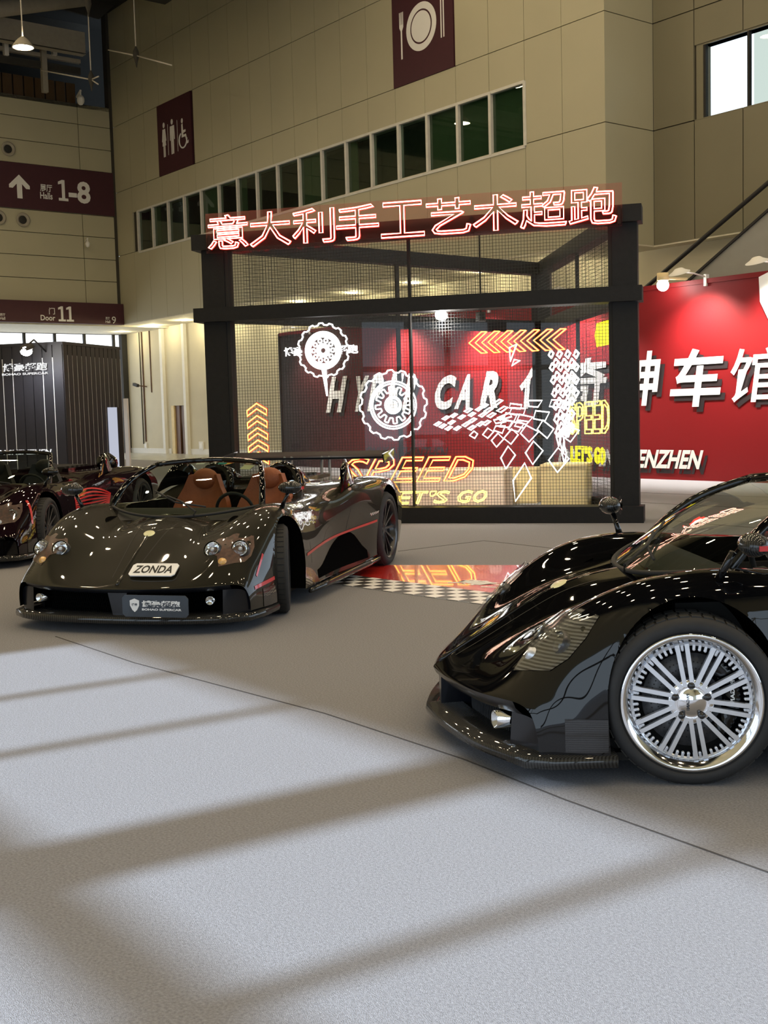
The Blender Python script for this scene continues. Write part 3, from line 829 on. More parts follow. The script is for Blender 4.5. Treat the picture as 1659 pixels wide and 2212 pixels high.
# ================================================================== black ribbed stand on the left
SD = 27.0
d = ray(142, 909); k = SD / d[1]; sc = np.array([d[0] * k, SD, 0])
def spx(px, py, y=None, x=None):
    d = ray(px, py); o = np.array([0, 0, CAM_H]) - sc
    dl = np.array([d @ CX, d @ CY, d[2]]); ol = np.array([o @ CX, o @ CY, CAM_H])
    t = (y - ol[1]) / dl[1] if y is not None else (x - ol[0]) / dl[0]
    return Vector(ol + t * dl)
SH = spx(142, 742, y=0).z
L = spx(262, 850, x=0).y
t = thing('ribbed_stand', 'black ribbed exhibition stand with white sign lettering behind the left car', 'stand', sc, C_ANG)
MB().box((-7, .03, 0), (-.03, L, SH - .03)).build('core', 'rib_black', t)
def rib(a, b):
    MB().box(a, b).build('wall_slat', 'rib_black', t)
def strip(a, b):
    MB().box(a, b).build('light_strip', 'rib_strip', t)
step = (spx(134, 850, y=0).x - spx(112, 850, y=0).x)
for i in range(16):
    x1 = -i * step; x0 = x1 - step + .02
    rib((x0, -.02, 0), (x1, .04, SH))
    if i not in (2, 3): strip((x0 - .02, -.015, .35), (x0, .02, SH - .3))
ns = 13
for i in range(ns):
    y0 = i * L / ns; y1 = y0 + L / ns - .03
    rib((-.04, y0, 0), (.02, y1, SH - .02 * (i % 2)))
    strip((-.02, y1, .2), (.01, y1 + .03, SH - .25))
MB().box((-7, -.03, SH - .02), (.03, L, SH + .05)).build('top_cap', 'rib_black', t)
def stext(nm, s, px0, py0, px1, py1, bold, skew):
    a = spx(px0, py0, y=-.05); b = spx(px1, py1, y=-.05); h = b.z - a.z
    mb = MB(); text(mb, s, a, UX, UZ, b.x - a.x - skew * h, h, bold, 0, .01, skew); mb.build(nm, 'sign_white', t)
emit('sign_white', (1, 1, 1), .9)
stext('chinese_lettering', '博豪超跑', 5, 804, 104, 782, .03, .18)
stext('english_lettering', 'BOHAO SUPERCAR', 5, 812, 105, 803, .035, 0)
stext('english_lettering', 'ONLY IN SHENZHEN', -60, 984, 112, 970, .03, .3)
a = spx(236, 1000, x=0); b = spx(254, 1000, x=0)
MB().box((.0, a.y, 0), (.05, b.y, spx(245, 880, x=0).z)).build('lit_doorway', 'panel_glow', t)
MB().box((.0, b.y, 0), (.06, b.y + .12, spx(245, 880, x=0).z)).build('door_leaf', 'rib_black', t)
p = spx(58, 752, y=-.8)
t = thing('flood_lamp', 'dazzling white flood lamp on top of the black ribbed stand', 'lamp', Vector(sc) + Vector(CX) * p.x + Vector(CY) * -.8 + V(0, 0, p.z), C_ANG)
MB().lathe([(0, .06), (.14, .05), (.17, 0)], (0, 0, 0), (0, -.5, 1), 20).build('housing', 'dark', t)
MB().lathe([(0, .0), (.16, .0)], (0, -.0, -.005), (0, -.5, 1), 20, False).build('lens', 'lamp_cool', t)
MB().tube([(0, 0, .05), (0, .3, .2), (0, .8, -.05)], .02, 8).build('arm', 'dark', t)
MB().ball((0, -.03, -.07), .13, 16, (1, 1, .8)).build('bulb', 'lamp_cool', t)
ld = bpy.data.lights.new('flood_light', 'SPOT'); ld.energy = 260; ld.spot_size = math.radians(130); ld.spot_blend = .8; ld.shadow_soft_size = .12; ld.color = (.85, .88, 1)
lo = bpy.data.objects.new('flood_light', ld); COL.objects.link(lo); lo.location = t.location + Vector(CY) * -.15 - V(0, 0, .1)
lo.rotation_euler = (Vector(CY) * .8 - V(0, 0, 1.2)).to_track_quat('-Z', 'Y').to_euler()
t = thing('stand_post', 'slim grey post at the far end of the black ribbed stand', 'post', Vector(sc) + Vector(CX) * .22 + Vector(CY) * (L - .2), C_ANG)
MB().box((-.05, -.04, 0), (.05, .04, 2.0)).build('post', 'white', t)
MB().box((-.12, -.1, 0), (.12, .1, .03)).build('foot', 'dark', t)

# ================================================================== neon booth
bt = thing('display_booth', 'black framed triangular glass booth with wire grid behind the cars', 'booth', Vector(BOOTH_O), C_ANG)
FLp, FRp, RRp = V(-2.75, 0, 0), V(2.83, 0, 0), V(1.05, 5.4, 0)
def post(a, b): MB().box(a, b).build('post', 'booth_black', bt)
post((-2.93, -.02, .2), (-2.60, .30, 3.78)); post((2.66, -.02, .2), (2.97, .30, 3.78))
MB().box((-.16, -.16, .0), (.16, .16, 3.9), 0, RRp).build('post', 'booth_black', bt)
for z0, z1, y0 in ((3.77, 3.98, -.12), (2.79, 2.98, -.14), (0, .21, -.16)):
    MB().box((-3.03, y0, z0), (3.03, .22, z1)).build('beam', 'booth_black', bt)
    for P, Q in ((FRp + V(0, .15, 0), RRp), (RRp, FLp + V(0, .15, 0))):
        MB().bar(P + V(0, 0, (z0 + z1) / 2), Q + V(0, 0, (z0 + z1) / 2), .2, z1 - z0).build('beam', 'booth_black', bt)
MB().prism([(-2.7, .1), (2.8, .1), (1.05, 5.4)], (0, 0, 0), (1, 0, 0), (0, 1, 0), (0, 0, 1), .0, .06).build('platform', 'carpet', bt)
for x in (-2.58, 2.64): MB().box((x - .03, -.0, .2), (x + .03, .16, 3.78)).build('inner_frame', 'dark', bt)
for z0, z1 in ((.21, 2.79), (2.98, 3.77)):
    MB().box((-.014, .02, z0), (.014, .10, z1)).build('mullion', 'dark', bt)
    MB().box((-2.6, .045, z0), (-.012, .055, z1)).build('glass_pane', 'clear_glass', bt)
    MB().box((.012, .045, z0), (2.66, .055, z1)).build('glass_pane', 'clear_glass', bt)
    for P, Q in ((FRp, RRp), (RRp, FLp)):
        M = (P + Q) / 2; MB().bar(M + V(0, 0, z0), M + V(0, 0, z1), .05, .05, (Q - P).normalized()).build('mullion', 'dark', bt)
def wires(P, Q, z0, z1, off, pitch=.041, r=.0021):
    mb = MB(); P = Vector(P); Q = Vector(Q); L = (Q - P).length; u = (Q - P) / L; o = V(0, 0, 0)
    n = int(L / pitch)
    for i in range(1, n): 
        c = P + u * (L * i / n) + off; mb.bar(c + V(0, 0, z0), c + V(0, 0, z1), 2 * r, 2 * r, u)
    n = int((z1 - z0) / pitch)
    for i in range(1, n):
        z = z0 + (z1 - z0) * i / n; mb.bar(P + off + V(0, 0, z), Q + off + V(0, 0, z), 2 * r, 2 * r)
    o = mb.build('wire_grid', 'wire', bt); o['kind'] = 'stuff'
for z0, z1 in ((.21, 2.79), (2.98, 3.77)):
    wires((-2.58, .13, 0), (2.64, .13, 0), z0, z1, V(0, 0, 0))
    wires(FRp + V(-.1, .3, 0), RRp + V(-.05, -.2, 0), z0, z1, V(0, 0, 0), .05)
    if z0 > 1: wires(FLp + V(.3, .3, 0), RRp + V(-.2, -.1, 0), z0, z1, V(0, 0, 0), .055)

# ---- neon: helper frames
NY = .09
def frame_front(px, py): p = cpx(px, py, y=NY); return p
SP0, SP1 = FRp + V(-.16, .35, 0), RRp + V(-.22, -.3, 0)
def frame_side(px, py): return cpx(px, py, p0=SP0, p1=SP1)
N_FRONT = V(0, -1, 0)
sd = (SP0 - SP1).normalized(); N_SIDE = sd.cross(V(0, 0, 1))
def nthing(name, label, P, cat='neon sign', group=None):
    t = tag(empty(name), label, cat, group); o = sum(P, V(0, 0, 0)) / len(P)
    o = V(o.x, o.y, min(p.z for p in P))
    R = Matrix.Rotation(C_ANG, 4, 'Z')
    t.location = Vector(BOOTH_O) + R @ o; t.rotation_euler = (0, 0, C_ANG); t['_o'] = 0
    del t['_o']
    return t, o
def neon(par, o, paths, r, mat, back=None, n=N_FRONT, name='neon_tube', closed=True):
    mb = MB()
    for P in paths: mb.tube([p - o for p in P], r, 6, closed)
    ob = mb.build(name, mat, par)
    if back:  # added red tube behind the core, mimics the glow around it
        mb = MB()
        for P in paths: mb.tube([p - o - n * r * 1.4 for p in P], r * 1.9, 6, closed)
        mb.build(name + '_body', back, ob)
    return ob

# main sign over the beam
chars = '意大利手工艺术超跑'
t, o = nthing('neon_title_sign', 'large white neon Chinese title sign with red halo on the top beam of the booth', [V(0, -.2, 3.74)])
x0, x1 = -2.74, 2.76; cw = (x1 - x0) / 9
for i, ch in enumerate(chars):
    paths = []
    for Lp in loops(ch, cw * .95, .445, .034 if ch in '大手工艺术' else .026 if ch == '利' else .018): paths.append([V(x0 + i * cw + x, -.2, 3.755 + y) for x, y in Lp])
    neon(t, o, paths, .0078, 'neon_hot', 'neon_halo_red', N_FRONT, 'neon_character')
MB().box((x0 - .04, .025, -.03), (x1 + .04, .033, .50)).build('acrylic_board', 'acrylic_halo', t)
for x in (x0, -.9, .9, x1): MB().box((x - .02, .033, .0), (x + .02, .10, .22)).build('mount', 'dark', t)

# wheels
def ring(c, r, n=40, teeth=0, dep=0, u=V(1, 0, 0)):
    out = []
    for i in range(n):
        a = 2 * PI * i / n; rr = r
        if teeth: rr = r - (dep if (i * teeth * 2 // n) % 2 else 0)
        out.append(c + u * rr * math.cos(a) + V(0, 0, rr * math.sin(a)))
    return out
def neon_wheel(px, py, R, label, solid):
    c = frame_front(px, py); t, o = nthing('wheel_neon_sign', label, [c]); 
    n = N_FRONT
    neon(t, o, [ring(c, R, 96, 16, R * .07)], .0105, 'neon_white', None, n, 'tyre_outline')
    neon(t, o, [ring(c, R * .68), ring(c, R * .61)] + ([ring(c, R * .55), ring(c, R * .50)] if solid else []), .0105, 'neon_white', None, n, 'rim_ring')
    if solid:
        for k in range(10):
            a = 2 * PI * k / 10; q = c + V(math.cos(a), 0, math.sin(a)) * R * .37
            neon(t, o, [ring(q, R * .07, 12)], .011, 'neon_white', None, n, 'bolt_ring')
    else:
        neon(t, o, [ring(c, R * .53, 120, 12, R * .16)], .010, 'neon_white', None, n, 'gear_outline')
    neon(t, o, [ring(c, R * .24, 24), ring(c, R * .19, 24), ring(c, R * .12, 16)], .010, 'neon_white', None, n, 'hub_ring')
    MB().tube([c - o + V(0, .03, R * .98), V(c.x, .1, 2.8) - o], .003, 5).build('hanging_wire', 'wire', t)
    MB().prism([(R * 1.04 * math.cos(2 * PI * i / 32), R * 1.04 * math.sin(2 * PI * i / 32)) for i in range(32)], c - o + V(0, .02, 0), (1, 0, 0), (0, 0, 1), (0, -1, 0), 0, .004).build('acrylic_board', 'acrylic_clear', t)
    return t, o, c
glass('acrylic_clear', (.985, .98, .98), .015)
t, o, c = neon_wheel(698, 757, .37, 'white neon wheel hanging higher, at the left of the booth window', True)
for s, w in (('博豪', (-.56, -.30)), ('超跑', (.20, .50))):
    mb = MB(); text(mb, s, c - o + V(w[0], -.005, -.06), UX, UZ, w[1] - w[0], .12, .03, 0, .004); mb.build('lettering', 'neon_white', t)
mb = MB(); mb.prism([(-.03, -.25), (.04, -.25), (.05, -.62), (.03, -.62)], c - o, (1, 0, 0), (0, 0, 1), (0, -1, 0), 0, .012); mb.build('pointer', 'neon_white', t)
neon_wheel(849, 875, .47, 'large white neon gear wheel over the word HYPER in the booth window', False)

def chevrons(fr, pts, n, label, col, back, r, horizontal=True, nn=N_FRONT, body=True):
    """pts: four corners (tl, tr, br, bl) of the row in pixels"""
    tl, tr, br, bl = [fr(*p) for p in pts]
    t, o = nthing('neon_chevrons', label, [tl, tr, br, bl], 'neon arrows')
    def at(u, v): return (tl * (1 - u) + tr * u) * (1 - v) + (bl * (1 - u) + br * u) * v
    for i in range(n):
        if horizontal:
            w = 1 / (n + .45); a = i * w
            P = [(a + w * 1.0, 0), (a + w * 1.42, 0), (a + w * .5, .5), (a + w * 1.42, 1), (a + w * .95, 1), (a, .5)]
        else:
            w = 1 / (n + .3); a = i * w
            P = [(0, a + w * .55), (.5, a), (1, a + w * .55), (1, a + w * 1.0), (.5, a + w * .45), (0, a + w * 1.0)]
        neon(t, o, [[at(*q) for q in P]], r, col, back, nn, 'chevron')
    return t
chevrons(frame_front, [(1012, 718), (1224, 710), (1221, 755), (1014, 764)], 7, 'seven yellow neon chevrons pointing left at the top of the booth window', 'neon_yellow', 'neon_halo_red', .008)
chevrons(frame_front, [(533, 873), (575, 870), (581, 1010), (538, 1012)], 5, 'column of yellow neon chevrons pointing up at the left of the booth', 'neon_yellow', 'neon_halo_red', .009, False)
chevrons(frame_side, [(1286, 700), (1321, 690), (1321, 742), (1286, 750)], 7, 'bunched yellow neon chevrons on the right side window of the booth', 'neon_yellow2', None, .012, True, N_SIDE)

def neon_word(fr, s, quad, name, label, col, back, r, nn=N_FRONT, bold=.02, shear=0):
    tl, tr, br, bl = [fr(*p) for p in quad]
    t, o = nthing(name, label, [tl, tr, br, bl])
    W_ = 1.0; n = sum(1 for c in s if c != ' '); k = len(s)
    wd = [1.0 if c not in "' " else .45 for c in s]; tot = sum(wd); x = 0
    for c, w in zip(s, wd):
        if c not in ' ':
            paths = []
            hh = 1.0 if c != "'" else .4
            for Lp in loops(c, w / tot * .82, hh, bold):
                P = []
                for xx, yy in Lp:
                    u = x / tot + xx; v = yy + (0 if c != "'" else .6)
                    P.append((bl * (1 - u) + br * u) * (1 - v) + (tl * (1 - u) + tr * u) * v)
                paths.append(P)
            neon(t, o, paths, r, col, back, nn, 'letter')
        x += w
    return t
neon_word(frame_front, 'SPEED', [(756, 990), (1044, 986), (1018, 1038), (728, 1044)], 'neon_word_sign', 'yellow neon word SPEED low in the booth front window', 'neon_yellow', 'neon_halo_red', .009)
neon_word(frame_front, "LET'S GO", [(832, 1063), (1063, 1059), (1052, 1084), (822, 1090)], 'neon_word_sign', "yellow neon words LET'S GO along the bottom of the booth front window", 'neon_yellow', None, .008)
neon_word(frame_side, 'SPEED', [(1230, 872), (1320, 864), (1320, 935), (1230, 938)], 'neon_word_sign', 'narrow yellow neon word SPEED on the right side window of the booth', 'neon_yellow', None, .010, N_SIDE)
neon_word(frame_side, "LET'S GO", [(1234, 964), (1308, 968), (1308, 1002), (1234, 996)], 'neon_word_sign', "small yellow neon words LET'S GO on the right side window of the booth", 'neon_yellow2', None, .014, N_SIDE)

# checkered flag of neon lozenges (pixel centres measured in the photograph, placed on the window plane)
F0 = (900, 660); FS = 3.19
small = [(145, 815, 1), (200, 775, 1), (255, 757, 1), (310, 768, 1), (180, 830, 1), (240, 805, 1), (220, 845, 1), (280, 845, 1), (340, 818, 1.1), (355, 722, 1.1), (380, 750, 1), (385, 790, 1.1), (380, 842, 1.1), (430, 712, 1), (455, 752, 1.1), (440, 815, 1.1), (470, 690, .9), (495, 720, 1.2), (515, 755, 1.2), (480, 808, 1.2), (560, 665, 1.3), (590, 715, 1.5)]
big = [((530, 790), (600, 770), (615, 800), (545, 812)), ((555, 775), (640, 740), (655, 765), (575, 790)), ((615, 740), (690, 755), (670, 800), (600, 785)), ((600, 790), (670, 800), (640, 840), (570, 835)), ((545, 830), (610, 830), (590, 880), (530, 860)), ((655, 705), (750, 710), (735, 755), (640, 745)), ((645, 675), (725, 685), (715, 712), (640, 705)), ((710, 750), (800, 770), (755, 820), (690, 795)), ((660, 800), (740, 815), (700, 870), (630, 850)), ((770, 655), (865, 655), (835, 700), (775, 695)), ((820, 725), (915, 735), (885, 795), (805, 780)), ((490, 845), (530, 870), (490, 915), (455, 890)), ((395, 865), (420, 885), (400, 915), (365, 895)), ((560, 880), (600, 920), (550, 975), (515, 930)), ((655, 850), (700, 890), (650, 955), (600, 915)), ((755, 825), (840, 870), (775, 940), (715, 880)), ((870, 790), (945, 850), (900, 915), (830, 855)), ((930, 650), (1030, 655), (1010, 705), (915, 695)), ((1020, 820), (1120, 860), (1060, 940), (975, 880)), ((630, 970), (680, 1030), (615, 1125), (580, 1050)), ((805, 935), (870, 1000), (800, 1095), (750, 1015)), ((975, 980), (1050, 1055), (970, 1150), (910, 1065)), ((745, 1085), (790, 1190), (680, 1350), (665, 1205)), ((700, 790), (770, 800), (740, 845), (675, 830))]
def fpix(p): return (F0[0] + p[0] / FS, F0[1] + p[1] / FS)
P0 = [frame_front(*fpix((600, 1100)))]
t, o = nthing('neon_flag', 'white neon checkered flag of lozenge outlines across the booth front window', P0)
for x, y, s in small:
    q = [frame_front(*fpix((x + s * a, y + s * b))) for a, b in ((-26, 8), (8, -13), (27, -10), (-6, 14))]
    neon(t, o, [q], .0105, 'neon_white', None, N_FRONT, 'lozenge')
for Q in big: neon(t, o, [[frame_front(*fpix(p)) for p in Q]], .010, 'neon_white', None, N_FRONT, 'lozenge')
for Q in (((640, 290), (690, 265), (645, 385)), ((672, 372), (712, 378), (655, 415))): neon(t, o, [[frame_front(*fpix(p)) for p in Q]], .010, 'neon_white', None, N_FRONT, 'spark')
# the same flag, seen edge-on, on the right side window
t, o = nthing('neon_flag', 'dense white neon checkered flag on the right side window of the booth', [frame_side(1215, 990)])
random.seed(3)
for i in range(7):
    for j in range(13):
        if (i + j) % 2: continue
        y = 765 + j * 14 + (i % 2) * 4; x = 1190 + i * 9 + j * 1.2 * (i < 4)
        if j > 7 and i > 5: continue
        hh = 16 if j < 9 else 20
        q = [frame_side(x + a, y + b) for a, b in ((0, -hh / 2), (6, -2), (1, hh / 2), (-5, 2))]
        neon(t, o, [q], .017, 'neon_white', None, N_SIDE, 'lozenge')
for x, y in ((1205, 940), (1214, 955), (1218, 980)):
    q = [frame_side(x + a, y + b) for a, b in ((0, -26), (5, 0), (2, 24), (-4, 0))]
    neon(t, o, [q], .0105, 'neon_white', None, N_SIDE, 'lozenge')

# bulb under the middle beam and tables inside
p = cpx(951, 680, y=-.02)
R = Matrix.Rotation(C_ANG, 4, 'Z')
t = thing('beam_bulb', 'bright white bulb under the middle beam of the booth', 'lamp', Vector(BOOTH_O) + R @ p, C_ANG)
MB().ball((0, 0, 0), .07, 16).build('globe', 'lamp_cool', t)
MB().lathe([(0, .12), (.04, .12), (.045, .05), (.03, .04)], (0, 0, 0), (0, 0, 1), 12).build('socket', 'dark', t)
def table(px0, px1, pyt, y0, dep, label, mat, name='display_table'):
    a = cpx(px0, pyt, y=y0); b = cpx(px1, pyt, y=y0); c = (a + b) / 2; w = b.x - a.x; h = a.z - .06
    t = thing(name, label, 'table', Vector(BOOTH_O) + R @ V(c.x, y0, .06), C_ANG)
    MB().box((-w / 2, 0, h - .04), (w / 2, dep, h)).build('top', mat, t)
    MB().box((-w / 2 + .01, .01, 0), (w / 2 - .01, dep - .01, h - .04)).build('body', mat, t)
    MB().box((-w / 2 + .03, .0, .02), (w / 2 - .03, .012, h - .08)).build('front_panel', mat, t)
table(1166, 1270, 1004, 1.0, .7, 'cream display box at the right inside the booth', 'cream_box')
table(1100, 1160, 1012, 2.3, .5, 'second cream display box set back inside the booth', 'cream_box')
table(862, 1090, 1017, 1.3, .8, 'long white display box behind the neon words in the booth', 'white_neon_lit')
ld = bpy.data.lights.new('booth_light', 'POINT'); ld.energy = 45; ld.shadow_soft_size = .08; ld.color = (1, .93, .85)
lo = bpy.data.objects.new('booth_light', ld); COL.objects.link(lo); lo.location = Vector(BOOTH_O) + R @ (p + V(0, .1, -.12))
ld = bpy.data.lights.new('table_fill_spot', 'SPOT'); ld.energy = 380; ld.shadow_soft_size = .06; ld.color = (1, .88, .68); ld.spot_size = math.radians(95); ld.spot_blend = .5  # added fill spot, aimed down to brighten the tables
lo = bpy.data.objects.new('table_fill_spot', ld); COL.objects.link(lo); lo.location = Vector(BOOTH_O) + R @ V(.9, .35, 2.62)
lo.rotation_euler = ((R @ V(.9, 1.1, .4)) - (R @ V(.9, .35, 2.62))).to_track_quat('-Z', 'Y').to_euler()
t = thing('added_table_spot', 'small added spot lamp inside the booth that brightens the tables', 'lamp', Vector(BOOTH_O) + R @ V(.9, .35, 2.66), C_ANG)  # lamp body for the added fill spot
MB().lathe([(0, .12), (.06, .12), (.07, 0)], (0, 0, 0), (0, 0, 1), 16).build('can', 'dark', t)
MB().lathe([(0, .01), (.065, .01)], (0, 0, 0), (0, 0, 1), 16, False).build('lens', 'lamp_arm', t)
MB().tube([(0, 0, .1), (0, 0, 1.2)], .012, 6).build('stem', 'dark', t)
MB().bar((0, 0, 1.2), (1.1, -.3, 1.2), .04, .04).build('cross_rod', 'dark', t)

# ---- red floor mat with checkered border
G = lambda p: Vector(BX * bpx(*p, z=0).x + BY * bpx(*p, z=0).y)
org = G((720, 1262))
ang = math.atan2((G((1076, 1311)) - org).y, (G((1076, 1311)) - org).x)
t = thing('floor_mat', 'glossy red floor mat with black and white checkered border between the cars', 'mat', org, ang)
Rm = Matrix.Rotation(-ang, 3, 'Z')
def loc(p): q = Rm @ (G(p) - org); return (q.x, q.y)
e1, e2 = loc((655, 1241)), loc((1180, 1300))
MB().prism([(loc((742, 1222))[0] - .1, .46), (2.35, .46), loc((1170, 1222)), loc((742, 1222))], (0, 0, 0), (1, 0, 0), (0, 1, 0), (0, 0, 1), .001, .006).build('red_sheet', 'mat_red', t)
MB().box((-.75, .0, .001), (2.35, .46, .006)).build('checkered_border', 'checker', t)
mb = MB()
text(mb, '意大利', (.75, .62, .0065), V(1, 0, 0), V(0, 1, 0), 1.2, .30, .03, .1, .001)
mb.build('printed_marks', 'white_print', t)

# ================================================================== cars
# control net, one row per station along the car: (x, [y], [z], [dx]) for eleven points from centre line to sill
Y0 = [0, .18, .36, .52, .68, .81, .90, .945, .955, .955, .95]
NET = [
 ([.95, .92, .875, .825, .775, .72, .67, .635, .615, .605, .60], [0, .18, .36, .52, .64, .74, .82, .87, .895, .905, .905], [.29, .292, .296, .30, .305, .31, .31, .29, .24, .18, .12]),
 ([.915, .885, .84, .79, .735, .68, .625, .585, .565, .555, .55], [0, .18, .36, .52, .65, .76, .84, .885, .91, .915, .915], [.325, .32, .325, .335, .35, .355, .35, .32, .25, .18, .12]),
 ([.72, .70, .67, .63, .585, .54, .50, .47, .455, .45, .45], [0, .18, .36, .52, .66, .78, .865, .905, .925, .93, .93], [.445, .43, .435, .47, .515, .50, .44, .36, .26, .18, .12]),
 ([.53, .52, .50, .47, .44, .415, .39, .375, .37, .365, .365], [0, .18, .36, .52, .67, .80, .885, .925, .94, .945, .945], [.565, .545, .54, .59, .64, .615, .535, .42, .29, .19, .12]),
 ([.33, .33, .32, .30, .28, .27, .26, .26, .26, .26, .26], [0, .18, .36, .52, .68, .81, .895, .935, .95, .95, .95], [.675, .65, .62, .665, .73, .715, .64, .50, .34, .2, .12]),
 ([.1] * 11, Y0, [.73, .71, .675, .705, .785, .78, .71, .57, .38, .22, .12]),
 ([-.15] * 11, Y0, [.765, .755, .735, .745, .81, .805, .74, .61, .42, .24, .12]),
 ([-.45] * 11, [0, .18, .36, .52, .67, .79, .87, .91, .925, .93, .93], [.80, .795, .785, .785, .80, .79, .73, .61, .43, .25, .12]),
 ([-.85] * 11, [0, .18, .36, .52, .66, .76, .83, .875, .885, .89, .91], [.80, .80, .80, .79, .785, .77, .71, .60, .44, .26, .12]),
 ([-1.3] * 11, [0, .18, .36, .52, .66, .77, .845, .885, .865, .86, .90], [.81, .81, .80, .79, .79, .78, .72, .61, .44, .26, .12]),
 ([-1.8] * 11, [0, .18, .36, .52, .68, .82, .91, .95, .91, .88, .93], [.87, .87, .86, .855, .86, .85, .80, .68, .45, .26, .12]),
 ([-2.3] * 11, [0, .18, .36, .52, .68, .84, .94, .985, .98, .96, .96], [.85, .85, .845, .85, .875, .87, .82, .70, .46, .27, .13]),
 ([-2.75] * 11, [0, .18, .36, .52, .70, .86, .96, 1.0, 1.0, .99, .98], [.83, .83, .825, .84, .87, .868, .82, .70, .47, .28, .14]),
 ([-3.15] * 11, [0, .18, .36, .52, .70, .85, .94, .975, .97, .96, .95], [.80, .80, .80, .81, .835, .825, .775, .66, .47, .3, .16]),
 ([-3.45] * 11, [0, .18, .36, .52, .68, .82, .90, .93, .93, .92, .9], [.72, .72, .72, .72, .735, .72, .68, .6, .46, .32, .2]),
 ([-3.52] * 11, [0, .18, .36, .52, .66, .79, .86, .89, .89, .88, .86], [.68, .68, .68, .68, .69, .68, .64, .57, .45, .34, .24])]
BLUNT = [.02, .045, .075, .10, .12, .13, .13, .13, .13, .13, .13]
FADE = [1, 1, .8, .5, .2]

def crom(P, t):
    n = len(P); i = min(int(t), n - 2); u = t - i
    p0, p1, p2, p3 = P[max(i - 1, 0)], P[i], P[i + 1], P[min(i + 2, n - 1)]
    return .5 * ((2 * p1) + (-p0 + p2) * u + (2 * p0 - 5 * p1 + 4 * p2 - p3) * u * u + (-p0 + 3 * p1 - 3 * p2 + p3) * u ** 3)
def surface(blunt, NU=400, NV=104):
    C = np.array([[(x, y, z) for x, y, z in zip(*row)] for row in NET])
    for i, fd in enumerate(FADE):
        C[i, :, 0] += np.array(BLUNT) * fd * blunt
        C[i, :, 2] += .018 * fd * blunt
    tt = np.linspace(0, len(NET) - 1, NU)
    rows = np.array([[crom(C[:, j], t) for j in range(11)] for t in tt])
    vv = np.linspace(0, 10, NV)
    S = np.array([[crom(r, v) for v in vv] for r in rows])   # NU x NV x 3
    # even spacing along the car, then fair the surface
    d = np.linalg.norm(np.diff(S, axis=0), axis=2).mean(axis=1); a = np.concatenate([[0], np.cumsum(d)]); u = np.linspace(0, a[-1], NU)
    S = np.stack([np.stack([np.interp(u, a, S[:, j, c]) for j in range(NV)], 1) for c in range(3)], 2)
    for _ in range(26):
        S[2:-2] += .25 * (S[1:-3] + S[3:-1] - 2 * S[2:-2])
    for _ in range(8):
        S[:, 1:-1] += .25 * (S[:, :-2] + S[:, 2:] - 2 * S[:, 1:-1])
    return S

